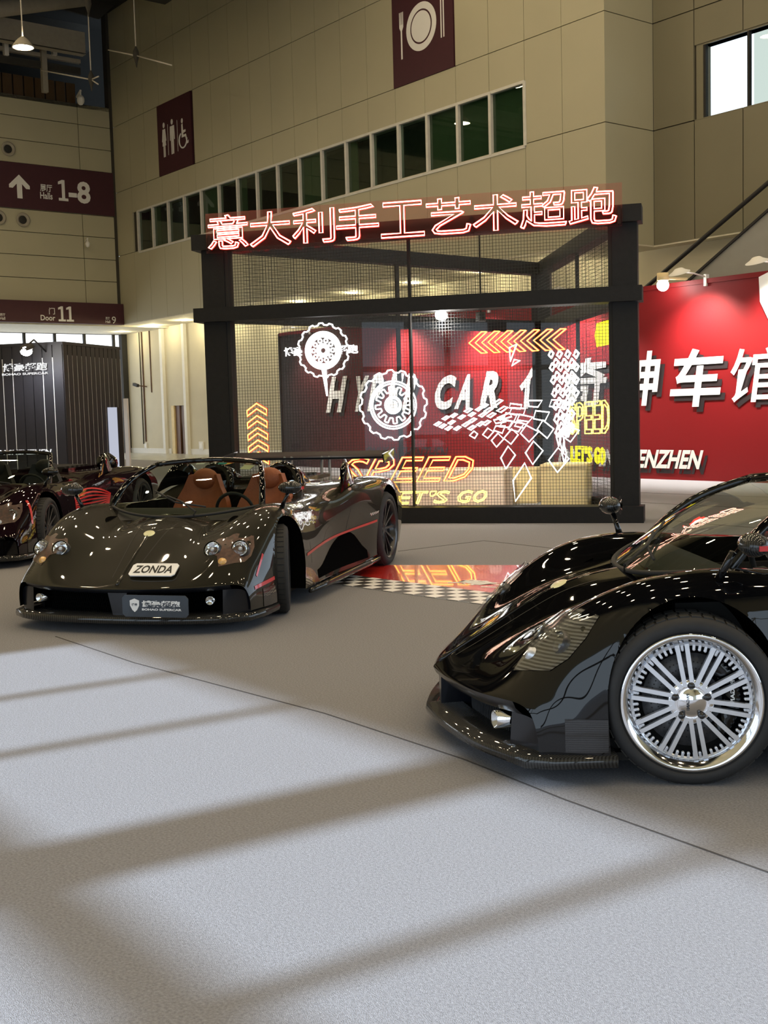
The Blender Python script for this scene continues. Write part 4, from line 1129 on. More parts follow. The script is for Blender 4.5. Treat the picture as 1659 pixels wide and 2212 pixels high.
def build_body(root, st):
    S = surface(st['blunt']); NU, NV = S.shape[:2]
    full = np.concatenate([S[:, :0:-1] * [1, -1, 1], S], axis=1)   # right side .. centre .. left side
    M = full.shape[1]
    bm = bmesh.new(); vs = [[bm.verts.new(full[i, j]) for j in range(M)] for i in range(NU)]
    for i in range(NU - 1):
        for j in range(M - 1): bm.faces.new((vs[i][j], vs[i + 1][j], vs[i + 1][j + 1], vs[i][j + 1]))
    bm.normal_update()
    if sum(f.normal.z for f in bm.faces if abs(f.calc_center_median().y) < .2) < 0: bmesh.ops.reverse_faces(bm, faces=bm.faces)
    arches = [(-.01, .335, .345, .395), (-2.73, .36, .40, .425)]
    def ain(p):
        for k, (cx, cz, rx, rz) in enumerate(arches):
            if abs(p.y) > .55 and p.z < .80:
                q = ((p.x - cx) / rx) ** 2 + ((p.z - cz) / (rz if p.z > cz else .9)) ** 2
                if q < 1: return k
        return None
    cx0, cx1 = st['cockpit']
    def pin(p):
        if not (cx1 < p.x < cx0) or p.z < .6: return False
        u = (p.x - cx1) / (cx0 - cx1)
        w = .60 * min(1, (1 - abs(2 * u - 1) ** 4) ** .5 + .0)
        return abs(p.y) < w
    kill = [f for f in bm.faces if ain(f.calc_center_median()) is not None or pin(f.calc_center_median())]
    bmesh.ops.delete(bm, geom=kill, context='FACES')
    rim = []
    for e in bm.edges:
        if len(e.link_faces) == 1:
            m = (e.verts[0].co + e.verts[1].co) / 2
            for k, (cx, cz, rx, rz) in enumerate(arches):
                r = rz if m.z > cz else .9
                q = math.hypot((m.x - cx) / rx, (m.z - cz) / r)
                if abs(m.y) > .55 and m.z > .125 and .80 < q < 1.25 and m.z < .82: rim.append((e, k)); break
    for e, k in rim:
        cx, cz, rx, rz = arches[k]
        for v in e.verts:
            r = rz if v.co.z > cz else .9
            q = math.hypot((v.co.x - cx) / rx, (v.co.z - cz) / r)
            if q > 1e-3 and abs(q - 1) > 1e-4:
                v.co.x = cx + (v.co.x - cx) / q; v.co.z = cz + (v.co.z - cz) / q
    # liner: pull the arch rim inwards
    ed = [e for e, k in rim]
    r = bmesh.ops.extrude_edge_only(bm, edges=ed)
    nv = [v for v in r['geom'] if isinstance(v, bmesh.types.BMVert)]
    lf = [f for f in r['geom'] if isinstance(f, bmesh.types.BMFace)]
    for v in nv: v.co.y = math.copysign(.50, v.co.y)
    for f in lf: f.material_index = 1
    bmesh.ops.split_edges(bm, edges=[e for e in ed if e.is_valid])
    # cockpit rim folded down
    ce = [e for e in bm.edges if len(e.link_faces) == 1 and cx1 - .1 < e.verts[0].co.x < cx0 + .1 and abs(e.verts[0].co.y) < .7 and e.verts[0].co.z > .62]
    r = bmesh.ops.extrude_edge_only(bm, edges=ce)
    for v in [v for v in r['geom'] if isinstance(v, bmesh.types.BMVert)]: v.co.z -= .22; v.co.y *= .97
    for f in [f for f in r['geom'] if isinstance(f, bmesh.types.BMFace)]: f.material_index = 1
    # tail cap
    for f in bm.faces: f.smooth = True
    me = bpy.data.meshes.new('body_shell'); bm.to_mesh(me); bm.free()
    me.materials.append(MATS[st['paint']]); me.materials.append(MATS['void'])
    o = obj('body_shell', me, None, root)
    deps = BVHTree.FromPolygons([v.co for v in me.vertices], [tuple(p.vertices) for p in me.polygons])
    # edge of the beak, kept for bumper and splitter
    return o, deps, full

def drop(bvh, x, y, z=2.0):
    r = bvh.ray_cast(V(x, y, z), V(0, 0, -1)); return (r[0], r[1]) if r[0] else (V(x, y, .5), V(0, 0, 1))
def sidehit(bvh, x, z, s=1):
    r = bvh.ray_cast(V(x, s * 1.6, z), V(0, -s, 0)); return (r[0], r[1]) if r[0] else (V(x, s * .93, z), V(0, s, 0))
def fronthit(bvh, y, z):
    r = bvh.ray_cast(V(1.6, y, z), V(-1, 0, 0)); return (r[0], r[1]) if r[0] else (V(.9, y, z), V(1, 0, 0))
def ribbon(hits, w, off=.003):
    """flat strip lying on the surface through the hit points"""
    mb = MB(); rows = []
    for i, (p, n) in enumerate(hits):
        a = hits[max(i - 1, 0)][0]; b = hits[min(i + 1, len(hits) - 1)][0]
        d = (b - a).normalized(); s = d.cross(n).normalized()
        ww = w if not isinstance(w, (list, tuple)) else w[i]
        rows.append([p + n * off - s * ww / 2, p + n * off + s * ww / 2])
    mb.grid(rows); return mb
def lerp(a, b, n): return [(a[0] + (b[0] - a[0]) * i / (n - 1), a[1] + (b[1] - a[1]) * i / (n - 1)) for i in range(n)]

def tyre(root, cx, cy, r, w, rimr, name, steer=0, side=1, chrome=False, detail=True):
    """wheel as a part: axis along local y of a steered frame"""
    Rm = Matrix.Rotation(math.radians(steer), 3, 'Z'); C = V(cx, cy, r)
    ax = Rm @ V(0, side, 0); fx = Rm @ V(1, 0, 0)
    h = w / 2
    prof = [(rimr, -h * .92), (rimr + .012, -h), (r - .05, -h * 1.03), (r - .018, -h * .97), (r, -h * .78), (r + .0, h * .78), (r - .018, h * .97), (r - .05, h * 1.03), (rimr + .012, h), (rimr - .0, h * .92)]
    ty = MB().lathe(prof, C, ax, 64).build('tyre', 'rubber', root)
    if detail:   # tread blocks
        mb = MB(); n = 46
        for k in range(n):
            a = 2 * PI * k / n
            d = fx * math.cos(a) + V(0, 0, 1) * math.sin(a); tg = -fx * math.sin(a) + V(0, 0, 1) * math.cos(a)
            for u0, u1, sh in ((-.74, -.30, 0), (-.22, .22, .35), (.30, .74, 0)):
                c0 = C + d * (r + .001) + ax * h * (u0 + u1) / 2 + tg * sh * .02
                mb.bar(c0 - ax * h * (u1 - u0) / 2, c0 + ax * h * (u1 - u0) / 2, 2 * PI * r / n * .80, .008, d)
        tb = mb.build('tread', 'tread', ty); tb['kind'] = 'stuff'
    def P(rad, ang, off): return C + (fx * math.cos(ang) + V(0, 0, 1) * math.sin(ang)) * rad + ax * off
    if chrome:
        lip = MB().lathe([(rimr - .005, -h * .9), (rimr - .01, h * .5), (rimr + .004, h * .93), (rimr + .008, h * 1.0), (rimr - .006, h * 1.03), (rimr - .016, h * .95), (rimr - .035, h * .80), (rimr - .038, h * .74)], C, ax, 96).build('rim_lip', 'chrome', root)
        MB().lathe([(rimr - .030, h * .76), (rimr - .048, h * .76), (rimr - .048, h * .70), (rimr - .030, h * .70)], C, ax, 96).build('inner_ring', 'polished', root)
        n = 60
        tm = None
        for k in range(n):
            a = 2 * PI * (k + .5) / n
            mb = MB(); mb.bar(P(rimr - .064, a, h * .73), P(rimr - .044, a, h * .73), .0105, .012, ax)
            mb.lathe([(.0, .012), (.006, .012), (.006, 0)], P(rimr - .062, a, h * .70), ax, 8)
            mb.build('rim_tooth', 'polished', root)
        for k in range(10):
            for s in (-1, 1):
                a = 2 * PI * k / 10 + math.radians(9); t_ = -fx * math.sin(a) + V(0, 0, 1) * math.cos(a)
                p0 = P(.062, a, h * .80) + t_ * s * .014; p1 = P(rimr - .040, a, h * .76) + t_ * s * .0185
                MB().bar(p0, p1, .017, .022, ax).build('spoke', 'polished', root)
        hub = MB().lathe([(.092, h * .66), (.090, h * .80), (.080, h * .88), (.062, h * .86), (.050, h * .84), (.047, h * .88), (.0, h * .89)], C, ax, 48).build('hub', 'chrome', root)
        for k in range(5):
            a = 2 * PI * k / 5 + PI / 2
            MB().lathe([(.0, .012), (.009, .012), (.013, .004), (.016, 0)], P(.066, a, h * .86), ax, 12).build('lug_nut', 'dark_rim', hub)
        mb = MB(); text(mb, 'PAGANI', P(.034, PI / 2, h * .89) - fx * -.008, V(0, 0, -1), Rm @ V(1, 0, 0) * 1, .066, .012, .02, 0, .0)
        for q in range(len(mb.v)): mb.v[q] = tuple(Vector(mb.v[q]) + ax * .002)
        mb.build('hub_lettering', 'plate_dark', hub)
    else:
        MB().lathe([(rimr - .005, -h * .9), (rimr - .01, h * .3), (rimr + .004, h * .93), (rimr - .006, h * 1.0), (rimr - .02, h * .85), (rimr - .03, h * .3)], C, ax, 64).build('rim_lip', 'dark_rim', root)
        for k in range(12):
            a = 2 * PI * k / 12; t_ = -fx * math.sin(a) + V(0, 0, 1) * math.cos(a)
            MB().bar(P(.04, a, h * .45), P(rimr - .012, a, h * .70), .022, .03, ax).build('spoke', 'dark_rim', root)
        MB().lathe([(.075, h * .2), (.072, h * .5), (.03, h * .58), (.0, h * .58)], C, ax, 32).build('hub', 'dark_rim', root)
    dk = MB().lathe([(.07, -.0), (.185, -.0), (.185, .028), (.07, .028), (.07, 0)], C + ax * (h * .22), ax, 48).build('brake_disc', 'disc', root)
    if chrome:
        mb = MB()
        for k in range(60):
            a = 2 * PI * k / 60
            for rr in (.10, .125, .15, .172): mb.lathe([(0, .0005), (.0032, .0005)], P(rr, a + rr * 9, h * .22 + .028), ax, 6, False)
        hb = mb.build('drill_holes', 'dark', dk); hb['kind'] = 'stuff'
        mb = MB(); rows = []
        for i in range(13):
            a = -PI * .28 + PI * .56 * i / 12 + PI
            rows.append([P(.125, a, h * .30), P(.12, a, h * .58), P(.21, a, h * .58), P(.215, a, h * .2)])
        mb.grid(rows); cl = mb.build('brake_caliper', 'black_gloss', root)
        mb = MB(); text(mb, 'PAGANI', P(.185, PI - .45, h * .60), (-fx * 0 + V(0, 0, -1)), fx * 1.0, .10, .016, .03, 0, 0)
        for q in range(len(mb.v)): mb.v[q] = tuple(Vector(mb.v[q]) + ax * .004)
        mb.build('caliper_lettering', 'plate_white', cl)
    MB().lathe([(.0, -h * .5), (rimr - .01, -h * .5)], C, ax, 32, False).build('wheel_back', 'dark', root)

def headlight(root, bvh, s, st):
    dx = .10 * st['blunt']
    # smoked clear cover following the fender, outline in plan
    out = [(.665, .69), (.60, .655), (.56, .58), (.50, .565), (.44, .60), (.39, .72), (.34, .83), (.40, .855), (.47, .855), (.54, .835), (.60, .78)]
    out = [(x + dx, y) for x, y in out]
    cxm = sum(p[0] for p in out) / len(out); cym = sum(p[1] for p in out) / len(out)
    mb = MB(); pts = []
    for k in (1.0, .55, .0):
        rr = []
        for x, y in out + out[:1]:
            p, n = drop(bvh, cxm + (x - cxm) * k, s * (cym + (y - cym) * k)); rr.append(p + n * (.004))
        pts.append(rr)
    mb.grid(pts, True, s > 0)
    pn = mb.build('headlight_housing', st['lamp_bed'], root)
    for (x, y, r) in ((.545, .60, .054), (.495, .785, .054), (.60, .70, .034)):
        x += dx
        if st['blunt'] and r < .05: x += .03
        p, n = drop(bvh, x, s * y); d = (n * .55 + V(.83, .0, .25)).normalized(); c = p + n * .008 - d * .02
        if r < .05:
            MB().lathe([(.0, .03), (r * .7, .024), (r, 0), (r, -.03)], c, d, 20).build('indicator_lamp', 'polished' if st['cover'] else 'bulb_amber', pn)
            continue
        if st['cover']: r *= .80; c = c - n * .016
        b = MB().lathe([(r * .25, -.01), (r * .6, .004), (r * .92, .028), (r, .03), (r * 1.10, .02), (r * 1.12, -.03)], c, d, 28).build('lamp_reflector', 'chrome', pn)
        MB().lathe([(r * 1.10, .035), (r * 1.22, .025), (r * 1.24, -.03)], c, d, 28).build('bezel', 'dark_rim', b)
        MB().lathe([(.0, .045), (r * .5, .043), (r * .9, .035), (r * 1.08, .028)], c, d, 28).build('lamp_lens', 'lens', b)
        MB().ball(c + d * .018, r * .30, 12).build('bulb', 'polished', b)
    if st['cover']:
        mb = MB(); mb.grid([[p + V(.006, s * .002, .012) for p in r_] for r_ in pts], True, s > 0); mb.build('headlight_cover', 'lens', pn)

def seat(root, y, mat):
    mb = MB(); rows = []
    for i in range(13):
        t = i / 12; z = .32 + .66 * t; x = -1.02 - .30 * t - .05 * math.sin(PI * t)
        hw = .23 + .03 * math.sin(PI * min(1, t * 1.2)) - (.10 * max(0, t - .62) / .38)
        rows.append([V(x + .07 * abs(u) ** 2.2, y + u * hw, z) for u in np.linspace(-1, 1, 11)])
    mb.grid(rows); back = [[p + V(-.09, 0, 0) for p in r] for r in rows]; mb.grid(back, True, True)
    mb.grid([rows[-1], back[-1]]); mb.grid([[r[0] for r in rows], [r[0] for r in back]]); mb.grid([[r[-1] for r in rows], [r[-1] for r in back]], True, True)
    b = mb.build('seat', mat, root)
    mb = MB(); rows = []
    for i in range(7):
        t = i / 6; rows.append([V(-.55 - .5 * t, y + u * .25, .36 - .03 * t + .05 * abs(u) ** 2) for u in np.linspace(-1, 1, 9)])
    mb.grid(rows); mb.build('seat_cushion', mat, b)
    MB().ball((-1.31, y, .94), .12, 16, (.5, 1.05, .8)).build('headrest', mat, b)

def car(name, label, ax, ay, hd, st):
    root = thing(name, label, 'car', (ax, ay, 0), math.radians(hd))
    body, bvh, full = build_body(root, st)
    bl = st['blunt']; NU, M = full.shape[0], full.shape[1]; mid = M // 2
    edge = [Vector(p) for p in full[0]]
    # ---- tail panel, floor
    te = [Vector(p) for p in full[-1]]
    MB().grid([te, [V(-3.50, p.y * .9, max(.2, p.z - .28)) for p in te]]).build('tail_panel', 'dark', root)
    MB().prism([(.60, -.80), (.60, .80), (-3.4, .80), (-3.4, -.80)], (0, 0, 0), (1, 0, 0), (0, 1, 0), (0, 0, 1), .10, .15).build('floor_pan', 'dark', root)
    # ---- front fascia: lip band under the beak, recessed openings, cheeks, centre pillar
    k0 = [j for j in range(M) if abs(edge[j].y) <= .80]
    E_ = [edge[j] for j in k0]
    zl = lambda p, d: V(p.x - d * .5, p.y, p.z - d)
    lipd = .035 + .02 * (1 - bl)
    MB().grid([E_, [V(p.x - .012, p.y, p.z - lipd * .5) for p in E_], [V(p.x - .04, p.y * .995, p.z - lipd) for p in E_]], True, True).build('nose_lip', st['fascia'], root)
    MB().grid([[V(p.x - .04, p.y * .995, p.z - lipd) for p in E_], [V(p.x - .20, p.y * .97, p.z - lipd - .01) for p in E_], [V(p.x - .20, p.y * .97, .11) for p in E_]], True, True).build('intake_recess', 'void', root)
    cheek = [p for p in edge if .60 <= abs(p.y) <= .93 and p.z > .115]
    for s in (-1, 1):
        cs = sorted([p for p in edge if p.y * s > .735 and p.z > .26], key=lambda p: abs(p.y))
        top = [V(p.x - .04, p.y, p.z - lipd) for p in cs]
        low = [V(p.x - .03 - .02 * i / len(cs), p.y * (1.0), .115) for i, p in enumerate(cs)]
        MB().grid([top, low], True, s > 0).build('bumper_cheek', st['fascia'], root)
        # mesh grille
        mb = MB(); xs = []
        for i in range(26):
            y = s * (.10 + i * .019); xe = np.interp(abs(y), [abs(p.y) for p in E_ if p.y >= 0], [p.x for p in E_ if p.y >= 0])
            mb.bar((xe - .15, y, .12), (xe - .15, y + s * .05, .29), .004, .004, (1, 0, 0))
            mb.bar((xe - .15, y + s * .05, .12), (xe - .15, y, .29), .004, .004, (1, 0, 0))
        gm = mb.build('intake_mesh', 'mesh_dark' if st['cover'] else 'void', root); gm['kind'] = 'stuff'
        fr = 1.0 if st['cover'] else .78
        y = s * .655; xe = np.interp(.655, [abs(p.y) for p in E_ if p.y >= 0], [p.x for p in E_ if p.y >= 0])
        fg = MB().lathe([(.0, .01), (.02 * fr, .008), (.034 * fr, .025), (.038 * fr, .025), (.04 * fr, -.07)], (xe - .045, y, .205 + .02 * bl), (1, s * .25, 0), 24).build('fog_lamp', 'chrome', root)
        MB().lathe([(0, .034), (.025 * fr, .032), (.037 * fr, .026)], (xe - .045, y, .205 + .02 * bl), (1, s * .25, 0), 20).build('fog_lens', 'lens', fg)
    tip = edge[mid]
    MB().prism([(-.075, tip.z - .02), (.075, tip.z - .02), (.035, .10), (-.035, .10)], (tip.x - .03, 0, 0), (0, 1, 0), (0, 0, 1), (1, 0, 0), -.17, 0).build('nose_pillar', st['fascia'], root)
    # ---- splitter
    top = []; 
    for p in edge:
        if abs(p.y) <= .80: top.append(V(p.x + .035, p.y * 1.02, 0))
    L_ = [V(.30, -.955, 0), V(.55, -.955, 0), V(.66 + .10 * bl, -.92, 0)] + top + [V(.66 + .10 * bl, .92, 0), V(.55, .955, 0), V(.30, .955, 0)]
    z0, z1 = .075, .118
    ctr = [V(p.x - .16 if abs(p.y) < .9 else p.x, p.y * .84, 0) for p in L_]
    prof = [(0, z1 + .012, 1), (0, z1 + .004, 0), (.006, (z0 + z1) / 2, 0), (0, z0, 0), (0, z0 - .01, 1)]
    rows = []
    for off, z, inn in prof:
        rows.append([(ctr[i] if inn else L_[i] + (L_[i] - ctr[i]).normalized() * off) + V(0, 0, z) for i in range(len(L_))])
    MB().grid(rows, True, True).build('splitter', 'carbon_dark', root)
    MB().prism([(p.x - .10, p.y * .9) for p in L_], (0, 0, 0), (1, 0, 0), (0, 1, 0), (0, 0, 1), z0 + .0, z1 - .01).build('splitter_floor', 'dark', root)
    # lower side panel ahead of the wheel
    for s in (-1, 1):
        hits = [[sidehit(bvh, x, z, s) for z in (.265, .22, .17, .135)] for x in np.linspace(.335, .50 + .05 * bl, 7)]
        mb = MB(); mb.grid([[p + n * .004 for p, n in r] for r in hits], True, s < 0); mb.build('side_insert', 'carbon_side', root)
        headlight(root, bvh, s, st)
    # ---- bonnet crease and badge
    MB().tube([drop(bvh, x, 0)[0] - V(0, 0, .004) for x in np.linspace(tip.x - .03, .40, 24)], .009, 8, rs=[.014 - .006 * i / 23 for i in range(24)]).build('bonnet_crease', st['paint'], root)
    for s in (-1, 1):
        MB().tube([drop(bvh, x, s * (.02 + (.40 - x) * 1.15 * st['blunt']))[0] - V(0, 0, .005) for x in np.linspace(.39, .12, 14)], .008, 6).build('bonnet_crease', st['paint'], root)
    for s in (-1, 1):
        h = [drop(bvh, x, s * (.07 + (.86 - x) * .10)) for x in np.linspace(tip.x - .10, .20, 20)]
        ribbon(h, .006, .0015).build('bonnet_shut_line', 'dark', root)
    p, n = drop(bvh, .355 + .06 * bl, 0)
    MB().lathe([(0, .008), (.03, .006), (.042, 0)], p, n, 20).build('badge', 'badge', root)
    # ---- windscreen
    wx = st['ws_shift']
    def wrow(v):
        r = []
        for u in np.linspace(-1, 1, 25):
            a = abs(u)
            base = V(.06 - .30 * a ** 2.4 + wx, u * .64, .735 + .065 * a ** 2)
            head = V(-.80 + .10 * a ** 2 + wx, u * .455, 1.128 - .028 * a ** 2)
            p = base.lerp(head, v); bulge = math.sin(PI * v) * .035
            r.append(p + V(bulge * .8, u * bulge * .6, bulge))
        return r
    W_ = [wrow(v) for v in np.linspace(0, 1, 13)]
    MB().grid(W_, True, True).build('windscreen', 'car_glass', root)
    head = W_[-1]; MB().tube(head, .022, 8).build('windscreen_header', st['trim'], root)
    for j, s in ((0, -1), (24, 1)):
        pil = [r[j] for r in W_]; MB().tube([pil[0] + V(.03, 0, -.04)] + pil, .02, 8, rs=[.03] + [.028 - .008 * i / 12 for i in range(13)]).build('windscreen_pillar', st['trim'], root)
    MB().tube([p + V(.01, 0, -.005) for p in W_[0]], .012, 6).build('windscreen_seal', 'dark', root)
    # wiper
    q0 = W_[0][16] + V(.06, 0, .0); q1 = W_[5][10]; q2 = W_[3][6]
    wp = MB().tube([q0, q0 + V(.0, .02, .03), (W_[2][13] + V(.02, 0, .02)), W_[3][10] + V(.02, 0, .02)], .008, 6).build('wiper_arm', 'dark', root)
    MB().tube([W_[1][17] + V(.012, 0, .012), W_[2][12] + V(.012, 0, .014), W_[4][7] + V(.012, 0, .012)], .007, 6).build('wiper_blade', 'rubber', wp)
    # ---- cockpit
    c0, c1 = st['cockpit']
    MB().box((c1 - .05, -.58, .16), (c0 - .2, .58, .20)).box((c1 - .12, -.58, .18), (c1 - .05, .58, .74)).box((c1, -.62, .18), (c0, -.57, .66)).box((c1, .57, .18), (c0, .62, .66)).build('cockpit_tub', 'dark', root)
    mb = MB(); rows = []
    for i in range(6):
        a = i / 5; rows.append([V(.02 + wx - .42 * a, u * .58, .70 + .07 * math.sin(a * 2.2) - (.20 if i == 5 else 0)) for u in np.linspace(-1, 1, 9)])
    mb.grid(rows, True); mb.build('dashboard', st['dash'], root)
    sw = MB().tube([V(-.52 + wx + .05 * math.sin(a) , .30 + .16 * math.cos(a), .72 + .15 * math.sin(a)) for a in np.linspace(0, 2 * PI, 28)[:-1]], .014, 6, True).build('steering_wheel', 'dark', root)
    MB().bar((-.40 + wx, .30, .70), (-.52 + wx, .30, .72), .07, .07).bar((-.52 + wx, .14, .72), (-.52 + wx, .46, .72), .03, .02).build('steering_column', 'dark', sw)
    for y in (-.30, .30): seat(root, y, st['seat'])
    for y in (-.32, .32) if st['wing'] else ():
        hp = [V(-1.50 - .10 * math.sin(a), y + .17 * math.cos(a), .80 + .235 * math.sin(a) ** .7 if math.sin(a) > 0 else .80) for a in np.linspace(0, PI, 15)]
        h = MB().tube(hp, .035, 10).build('roll_hoop', st['trim'], root)
        MB().tube([hp[7], hp[7] + V(-.25, 0, -.10), hp[7] + V(-.45, 0, -.20)], .06, 10, rs=[.04, .09, .10]).build('hoop_fairing', st['trim'], h)
    # ---- mirrors on stalks
    for s in (-1, 1):
        p, n = drop(bvh, -.13, s * .84)
        b = p + V(0, 0, -.01); e = b + V(.03, s * .05, .13) if not st['steer'] > 0 else b + V(.01, s * .06, .12)
        sh = V(.01, s * .02, .035)
        if st['tyre'] == 'chrome' and s > 0: e = b + V(-.045, .05, .12); sh = V(-.07, .03, .03)
        ms = MB().tube([b, b.lerp(e, .5), e], .013, 10, rs=[.020, .014, .014]).build('mirror_stalk', st['trim'], root)
        MB().ball(e + sh, .064, 16, (.9, 1.5, .75)).build('mirror_shell', st['mirror'], ms)
        MB().lathe([(0, 0), (.052, 0)], e + sh + V(-.056, 0, 0), (-1, 0, 0), 20, False).build('mirror_glass', 'chrome', ms)
        if st['mirror'] == 'carbon_dark':
            MB().bar(e + sh + V(.01, s * .092, -.005), e + sh + V(-.04, s * .092, -.005), .012, .02).build('mirror_flash', 'red_paint', ms)
    # ---- rear: shoulder scoops, engine deck, wing
    for s in (-1, 1):
        rows = []
        for i in range(9):
            a = i / 8; p, n = drop(bvh, -1.50 - .35 * a, s * .80)
            hh = .25 * math.sin(PI * min(1, .30 + a * .70)) + .01
            rows.append([p + V(-.10 * k, s * (.085 * math.cos(PI * k / 6)), hh * math.sin(PI * k / 6) * (1 if i < 8 else .3) - .01) for k in range(7)])
        MB().grid(rows, True, s > 0).build('shoulder_scoop', 'black_gloss', root)
    MB().prism([(-1.75, -.40), (-1.75, .40), (-2.9, .34), (-2.9, -.34)], (0, 0, 0), (1, 0, 0), (0, 1, 0), (0, 0, 1), .86, .90).build('engine_cover', st['paint'], root)
    for i in range(6): MB().box((-1.95 - i * .14, -.26, .90), (-2.02 - i * .14, .26, .915)).build('vent_slat', 'dark', root)
    if st['wing']:
        wr_ = []
        for i in range(11):
            c = i / 10; wr_.append([V(-3.05 - .34 * c, y, 1.045 + .05 * c - .03 * math.sin(PI * c) + .0 * y) for y in np.linspace(-.86, .86, 13)])
        wg = MB().grid(wr_); wg.grid([[p - V(0, 0, .018) for p in r] for r in wr_], True, True); wg.grid([wr_[0], [p - V(0, 0, .018) for p in wr_[0]]]); wg.grid([wr_[-1], [p - V(0, 0, .018) for p in wr_[-1]]])
        wg = wg.build('rear_wing', 'wing_black', root)
        for s in (-1, 1):
            MB().prism([(-3.0, 1.07), (-3.42, 1.11), (-3.42, 1.00), (-3.05, .98)], (0, s * .86, 0), (1, 0, 0), (0, 0, 1), (0, 1, 0), -.008, .008).build('wing_endplate', 'carbon_dark', wg)
            for yy in (.17, .26): MB().bar((-3.12 - .02, s * yy + (.0), .80), (-3.2, s * (yy * .85 + .02), 1.05), .012, .05, (1, 0, 0)).build('wing_strut', 'esc_panel', root)
    # ---- side: shut line, skirt, scallop, stripe
    for s in (-1, 1):
        hits = [sidehit(bvh, x, z, s) for x, z in ((-.62, .74), (-.58, .60), (-.55, .45), (-.58, .30))]
        ribbon(hits, .006, .001).build('door_shut_line', 'dark', root)
        hits = [sidehit(bvh, -1.62 - .02 * math.sin(i), .76 - i * .06, s) for i in range(7)]
        ribbon(hits, .006, .001).build('door_shut_line', 'dark', root)
        sk = [V(-.42, s * .95, .10), V(-.9, s * .945, .095), (V(-1.5, s * .95, .10)), V(-2.0, s * .975, .11), V(-2.30, s * .99, .12)]
        MB().tube(sk, .03, 8, rs=[.02, .028, .03, .03, .02]).build('side_skirt', 'carbon_dark', root)
        # dark side scallop
        mb = MB(); rows = []
        for i in range(15):
            a = i / 14; x = -.75 - 1.35 * a; zt = .22 + .22 * math.sin(PI * a ** 1.5) ** 1.2
            rows.append([(lambda h: h[0] + h[1] * .003)(sidehit(bvh, x, .15 + (zt - .15) * k / 4, s)) for k in range(5)])
        mb.grid(rows, True, s < 0); mb.build('side_scallop', 'void', root)
    for nm, pts, w, kind in st['stripes']:
        for s in ((-1, 1) if kind != 'C' else (1,)):
            if kind == 'S': hits = [sidehit(bvh, x, z, s) for x, z in lerp(pts[0], pts[1], 22)]
            else: hits = [drop(bvh, x, s * y) for x, y in sum([lerp(a, b, 12)[:-1] for a, b in zip(pts, pts[1:])], []) + [pts[-1]]]
            ribbon(hits, w, .0035).build(nm, 'red_paint', root)
    # ---- wheels
    tw = st['tyre']
    for s in (-1, 1):
        tyre(root, 0, s * (.845 + st['track']), .33, .225, .268, 'front_wheel', st['steer'], s, tw == 'chrome' and s > 0)
        tyre(root, -2.73, s * .855, .355, .27, .285, 'rear_wheel', 0, s, False)
    return root, bvh, W_


pbr('lamp_bed', (.030, .010, .006), .3, coat=1, scale=38, alt=(.09, .03, .018))
pbr('mesh_dark', (.012, .012, .013), .5)
car1, bvh1, ws1 = car('roadster', 'open topped dark olive carbon roadster with white ZONDA plate, in front of the booth', -1.6208, 8.99986, -105.295, dict(
    blunt=1, paint='carbon_olive', fascia='navy_satin', trim='black_gloss', seat='leather', dash='dark', ws_shift=0.0, cockpit=(-.02, -1.50), mirror='carbon_dark', lamp_bed='lamp_bed', cover=False, wing=True, tyre='dark', steer=19, track=-.035,
    stripes=[('red_stripe', [(-.42, .385), (-2.30, .475)], .022, 'S'), ('red_stripe', [(.46, .50), (.60, .36)], .018, 'S'), ('red_stripe', [(.36, .315), (.66, .285)], .026, 'S')]))
car2, bvh2, ws2 = car('sports_car', 'glossy black sports car with polished multi-spoke wheel, cropped at the right', 1.161, 5.443, 181.52, dict(
    blunt=0, paint='black_gloss', fascia='navy_satin', trim='black_gloss', seat='dark', dash='dark', ws_shift=0.0, cockpit=(-.02, -1.50), mirror='carbon_dark', lamp_bed='lamp_bed_clear', cover=True, wing=True, tyre='chrome', steer=-9, track=.03,
    stripes=[]))
car3, bvh3, ws3 = car('supercar', 'dark purple black supercar with red accents at the left edge, behind the roadster', -4.533, 12.775, -99, dict(
    blunt=.6, paint='purple_gloss', fascia='black_gloss', trim='black_gloss', seat='dark', dash='dark', ws_shift=-.45, cockpit=(-.50, -1.55), mirror='black_gloss', lamp_bed='lamp_bed', cover=True, wing=False, tyre='dark', steer=8, track=0,
    stripes=[('red_stripe', [(.34, .66), (.40, .42)], .03, 'S')]))

# ---- plates and stickers on the roadster
def oncar(C, p): return p
def plate(root, bvh, y0, y1, z0, z1, s, name, board, ink, bold, tilt=None, x=None):
    if x is None:
        P = [[fronthit(bvh, y, z)[0] for y in (y0, y1)] for z in (z0, z1)]
    else: P = [[V(x, y, z) for y in (y0, y1)] for z in (z0, z1)]
    a, b, c = P[0][0], P[0][1], P[1][0]
    u = (b - a).normalized(); v = (c - a); v = (v - u * v.dot(u)).normalized(); n = u.cross(v); w = (b - a).length; h = (c - a).dot(v)
    o = a + n * .02
    r = .02
    pl = MB().prism([(r, 0), (w - r, 0), (w, r), (w, h - r), (w - r, h), (r, h), (0, h - r), (0, r)], o, u, v, n, -.004, .004).build(name, board, root)
    return pl, o + n * .004, u, v, w, h
pl, o, u, v, w, h = plate(car1, bvh1, .055, .40, .375, .445, '', 'number_plate', 'plate_white', 'dark', 0)
mb = MB(); text(mb, 'ZONDA', o + u * w * .08 + v * h * .2, u, v, w * .84, h * .62, .025, 0, .001); mb.build('plate_lettering', 'dark', pl)
pl, o, u, v, w, h = plate(car1, bvh1, .09, .58, .135, .285, '', 'show_plate', 'plate_dark', 'white', 0, None, 1.02)
mb = MB(); text(mb, '博豪超跑', o + u * w * .30 + v * h * .46, u, v, w * .58, h * .30, .04, .1, .001); mb.build('plate_lettering', 'plate_white', pl)
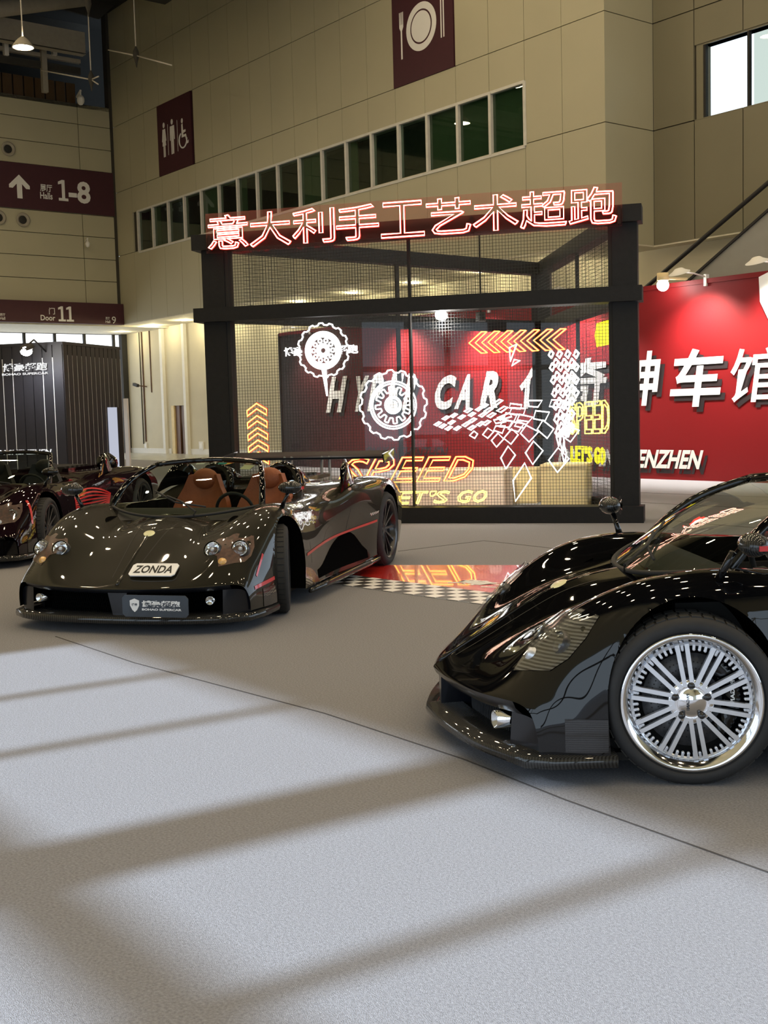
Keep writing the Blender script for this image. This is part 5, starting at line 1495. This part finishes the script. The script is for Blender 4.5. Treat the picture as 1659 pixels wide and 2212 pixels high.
mb = MB(); text(mb, 'BOHAO SUPERCAR', o + u * w * .30 + v * h * .30, u, v, w * .60, h * .10, .04, 0, .001); mb.build('plate_lettering', 'plate_white', pl)
sx, sy = w * .19, h * .52
MB().prism([(-.035, .035), (0, .048), (.035, .035), (.034, 0), (.018, -.03), (0, -.045), (-.018, -.03), (-.034, 0)], o + u * sx + v * sy, u, v, u.cross(v), 0, .002).build('shield_emblem', 'plate_white', pl)
mb = MB(); text(mb, '博豪', o + u * (sx - .022) + v * (sy - .004), u, v, .044, .02, .02, 0, .003); mb.build('emblem_lettering', 'plate_dark', pl)
def sticker(W_, i, j, w, h, mat, name, root, k=1):
    p = W_[i][j]; u = (W_[i][j + 1] - W_[i][j - 1]).normalized(); v = (W_[min(i + 1, 12)][j] - W_[i - 1][j]); v = (v - u * v.dot(u)).normalized(); n = u.cross(v)
    MB().prism([(-w / 2, -h / 2), (w / 2, -h / 2), (w / 2, h / 2), (-w / 2, h / 2)], p, u, v, n, -.006, -.003).build(name, mat, root)
sticker(ws1, 11, 15, .075, .035, 'sticker_teal', 'windscreen_sticker', car1)
sticker(ws1, 10, 21, .09, .09, 'sticker_cream', 'windscreen_sticker', car1)
sticker(ws1, 11, 10, .07, .03, 'plate_white', 'windscreen_sticker', car1)
pbr('sticker_tan', (.45, .30, .22), .6)
sticker(ws1, 11, 21, .06, .05, 'sticker_tan', 'windscreen_sticker', car1)
# script on the rear flank
pts = []
for i in range(40):
    a = i / 39; x = -2.12 - .22 * a; z = .545 + .014 * math.sin(a * 34) * (1 - .4 * a) + .01 * a
    h = sidehit(bvh1, x, z, 1); pts.append(h[0] + h[1] * .003)
MB().tube(pts, .0025, 5).build('flank_script', 'plate_white', car1)
# ---- red ribbed side grille on the purple car
for k in range(8):
    hits = []
    for i in range(12):
        a = i / 11; x = -.80 - .95 * a; hw = .13 * math.sin(PI * (.12 + .80 * a)) + .02
        hits.append(sidehit(bvh3, x, .53 + (k - 3.5) / 3.5 * hw, 1))
    ribbon(hits, .018, .004).build('red_slat', 'red_paint', car3)
MB().lathe([(.0, .12), (.09, .10), (.13, .0), (.12, -.12)], (-2.70, .50, .93), (.9, 0, .2), 16).build('roof_snorkel', 'black_gloss', car3)
MB().tube([V(-2.78, .50, .93), V(-3.1, .45, .82)], .1, 10, rs=[.10, .04]).build('snorkel_fairing', 'black_gloss', car3)
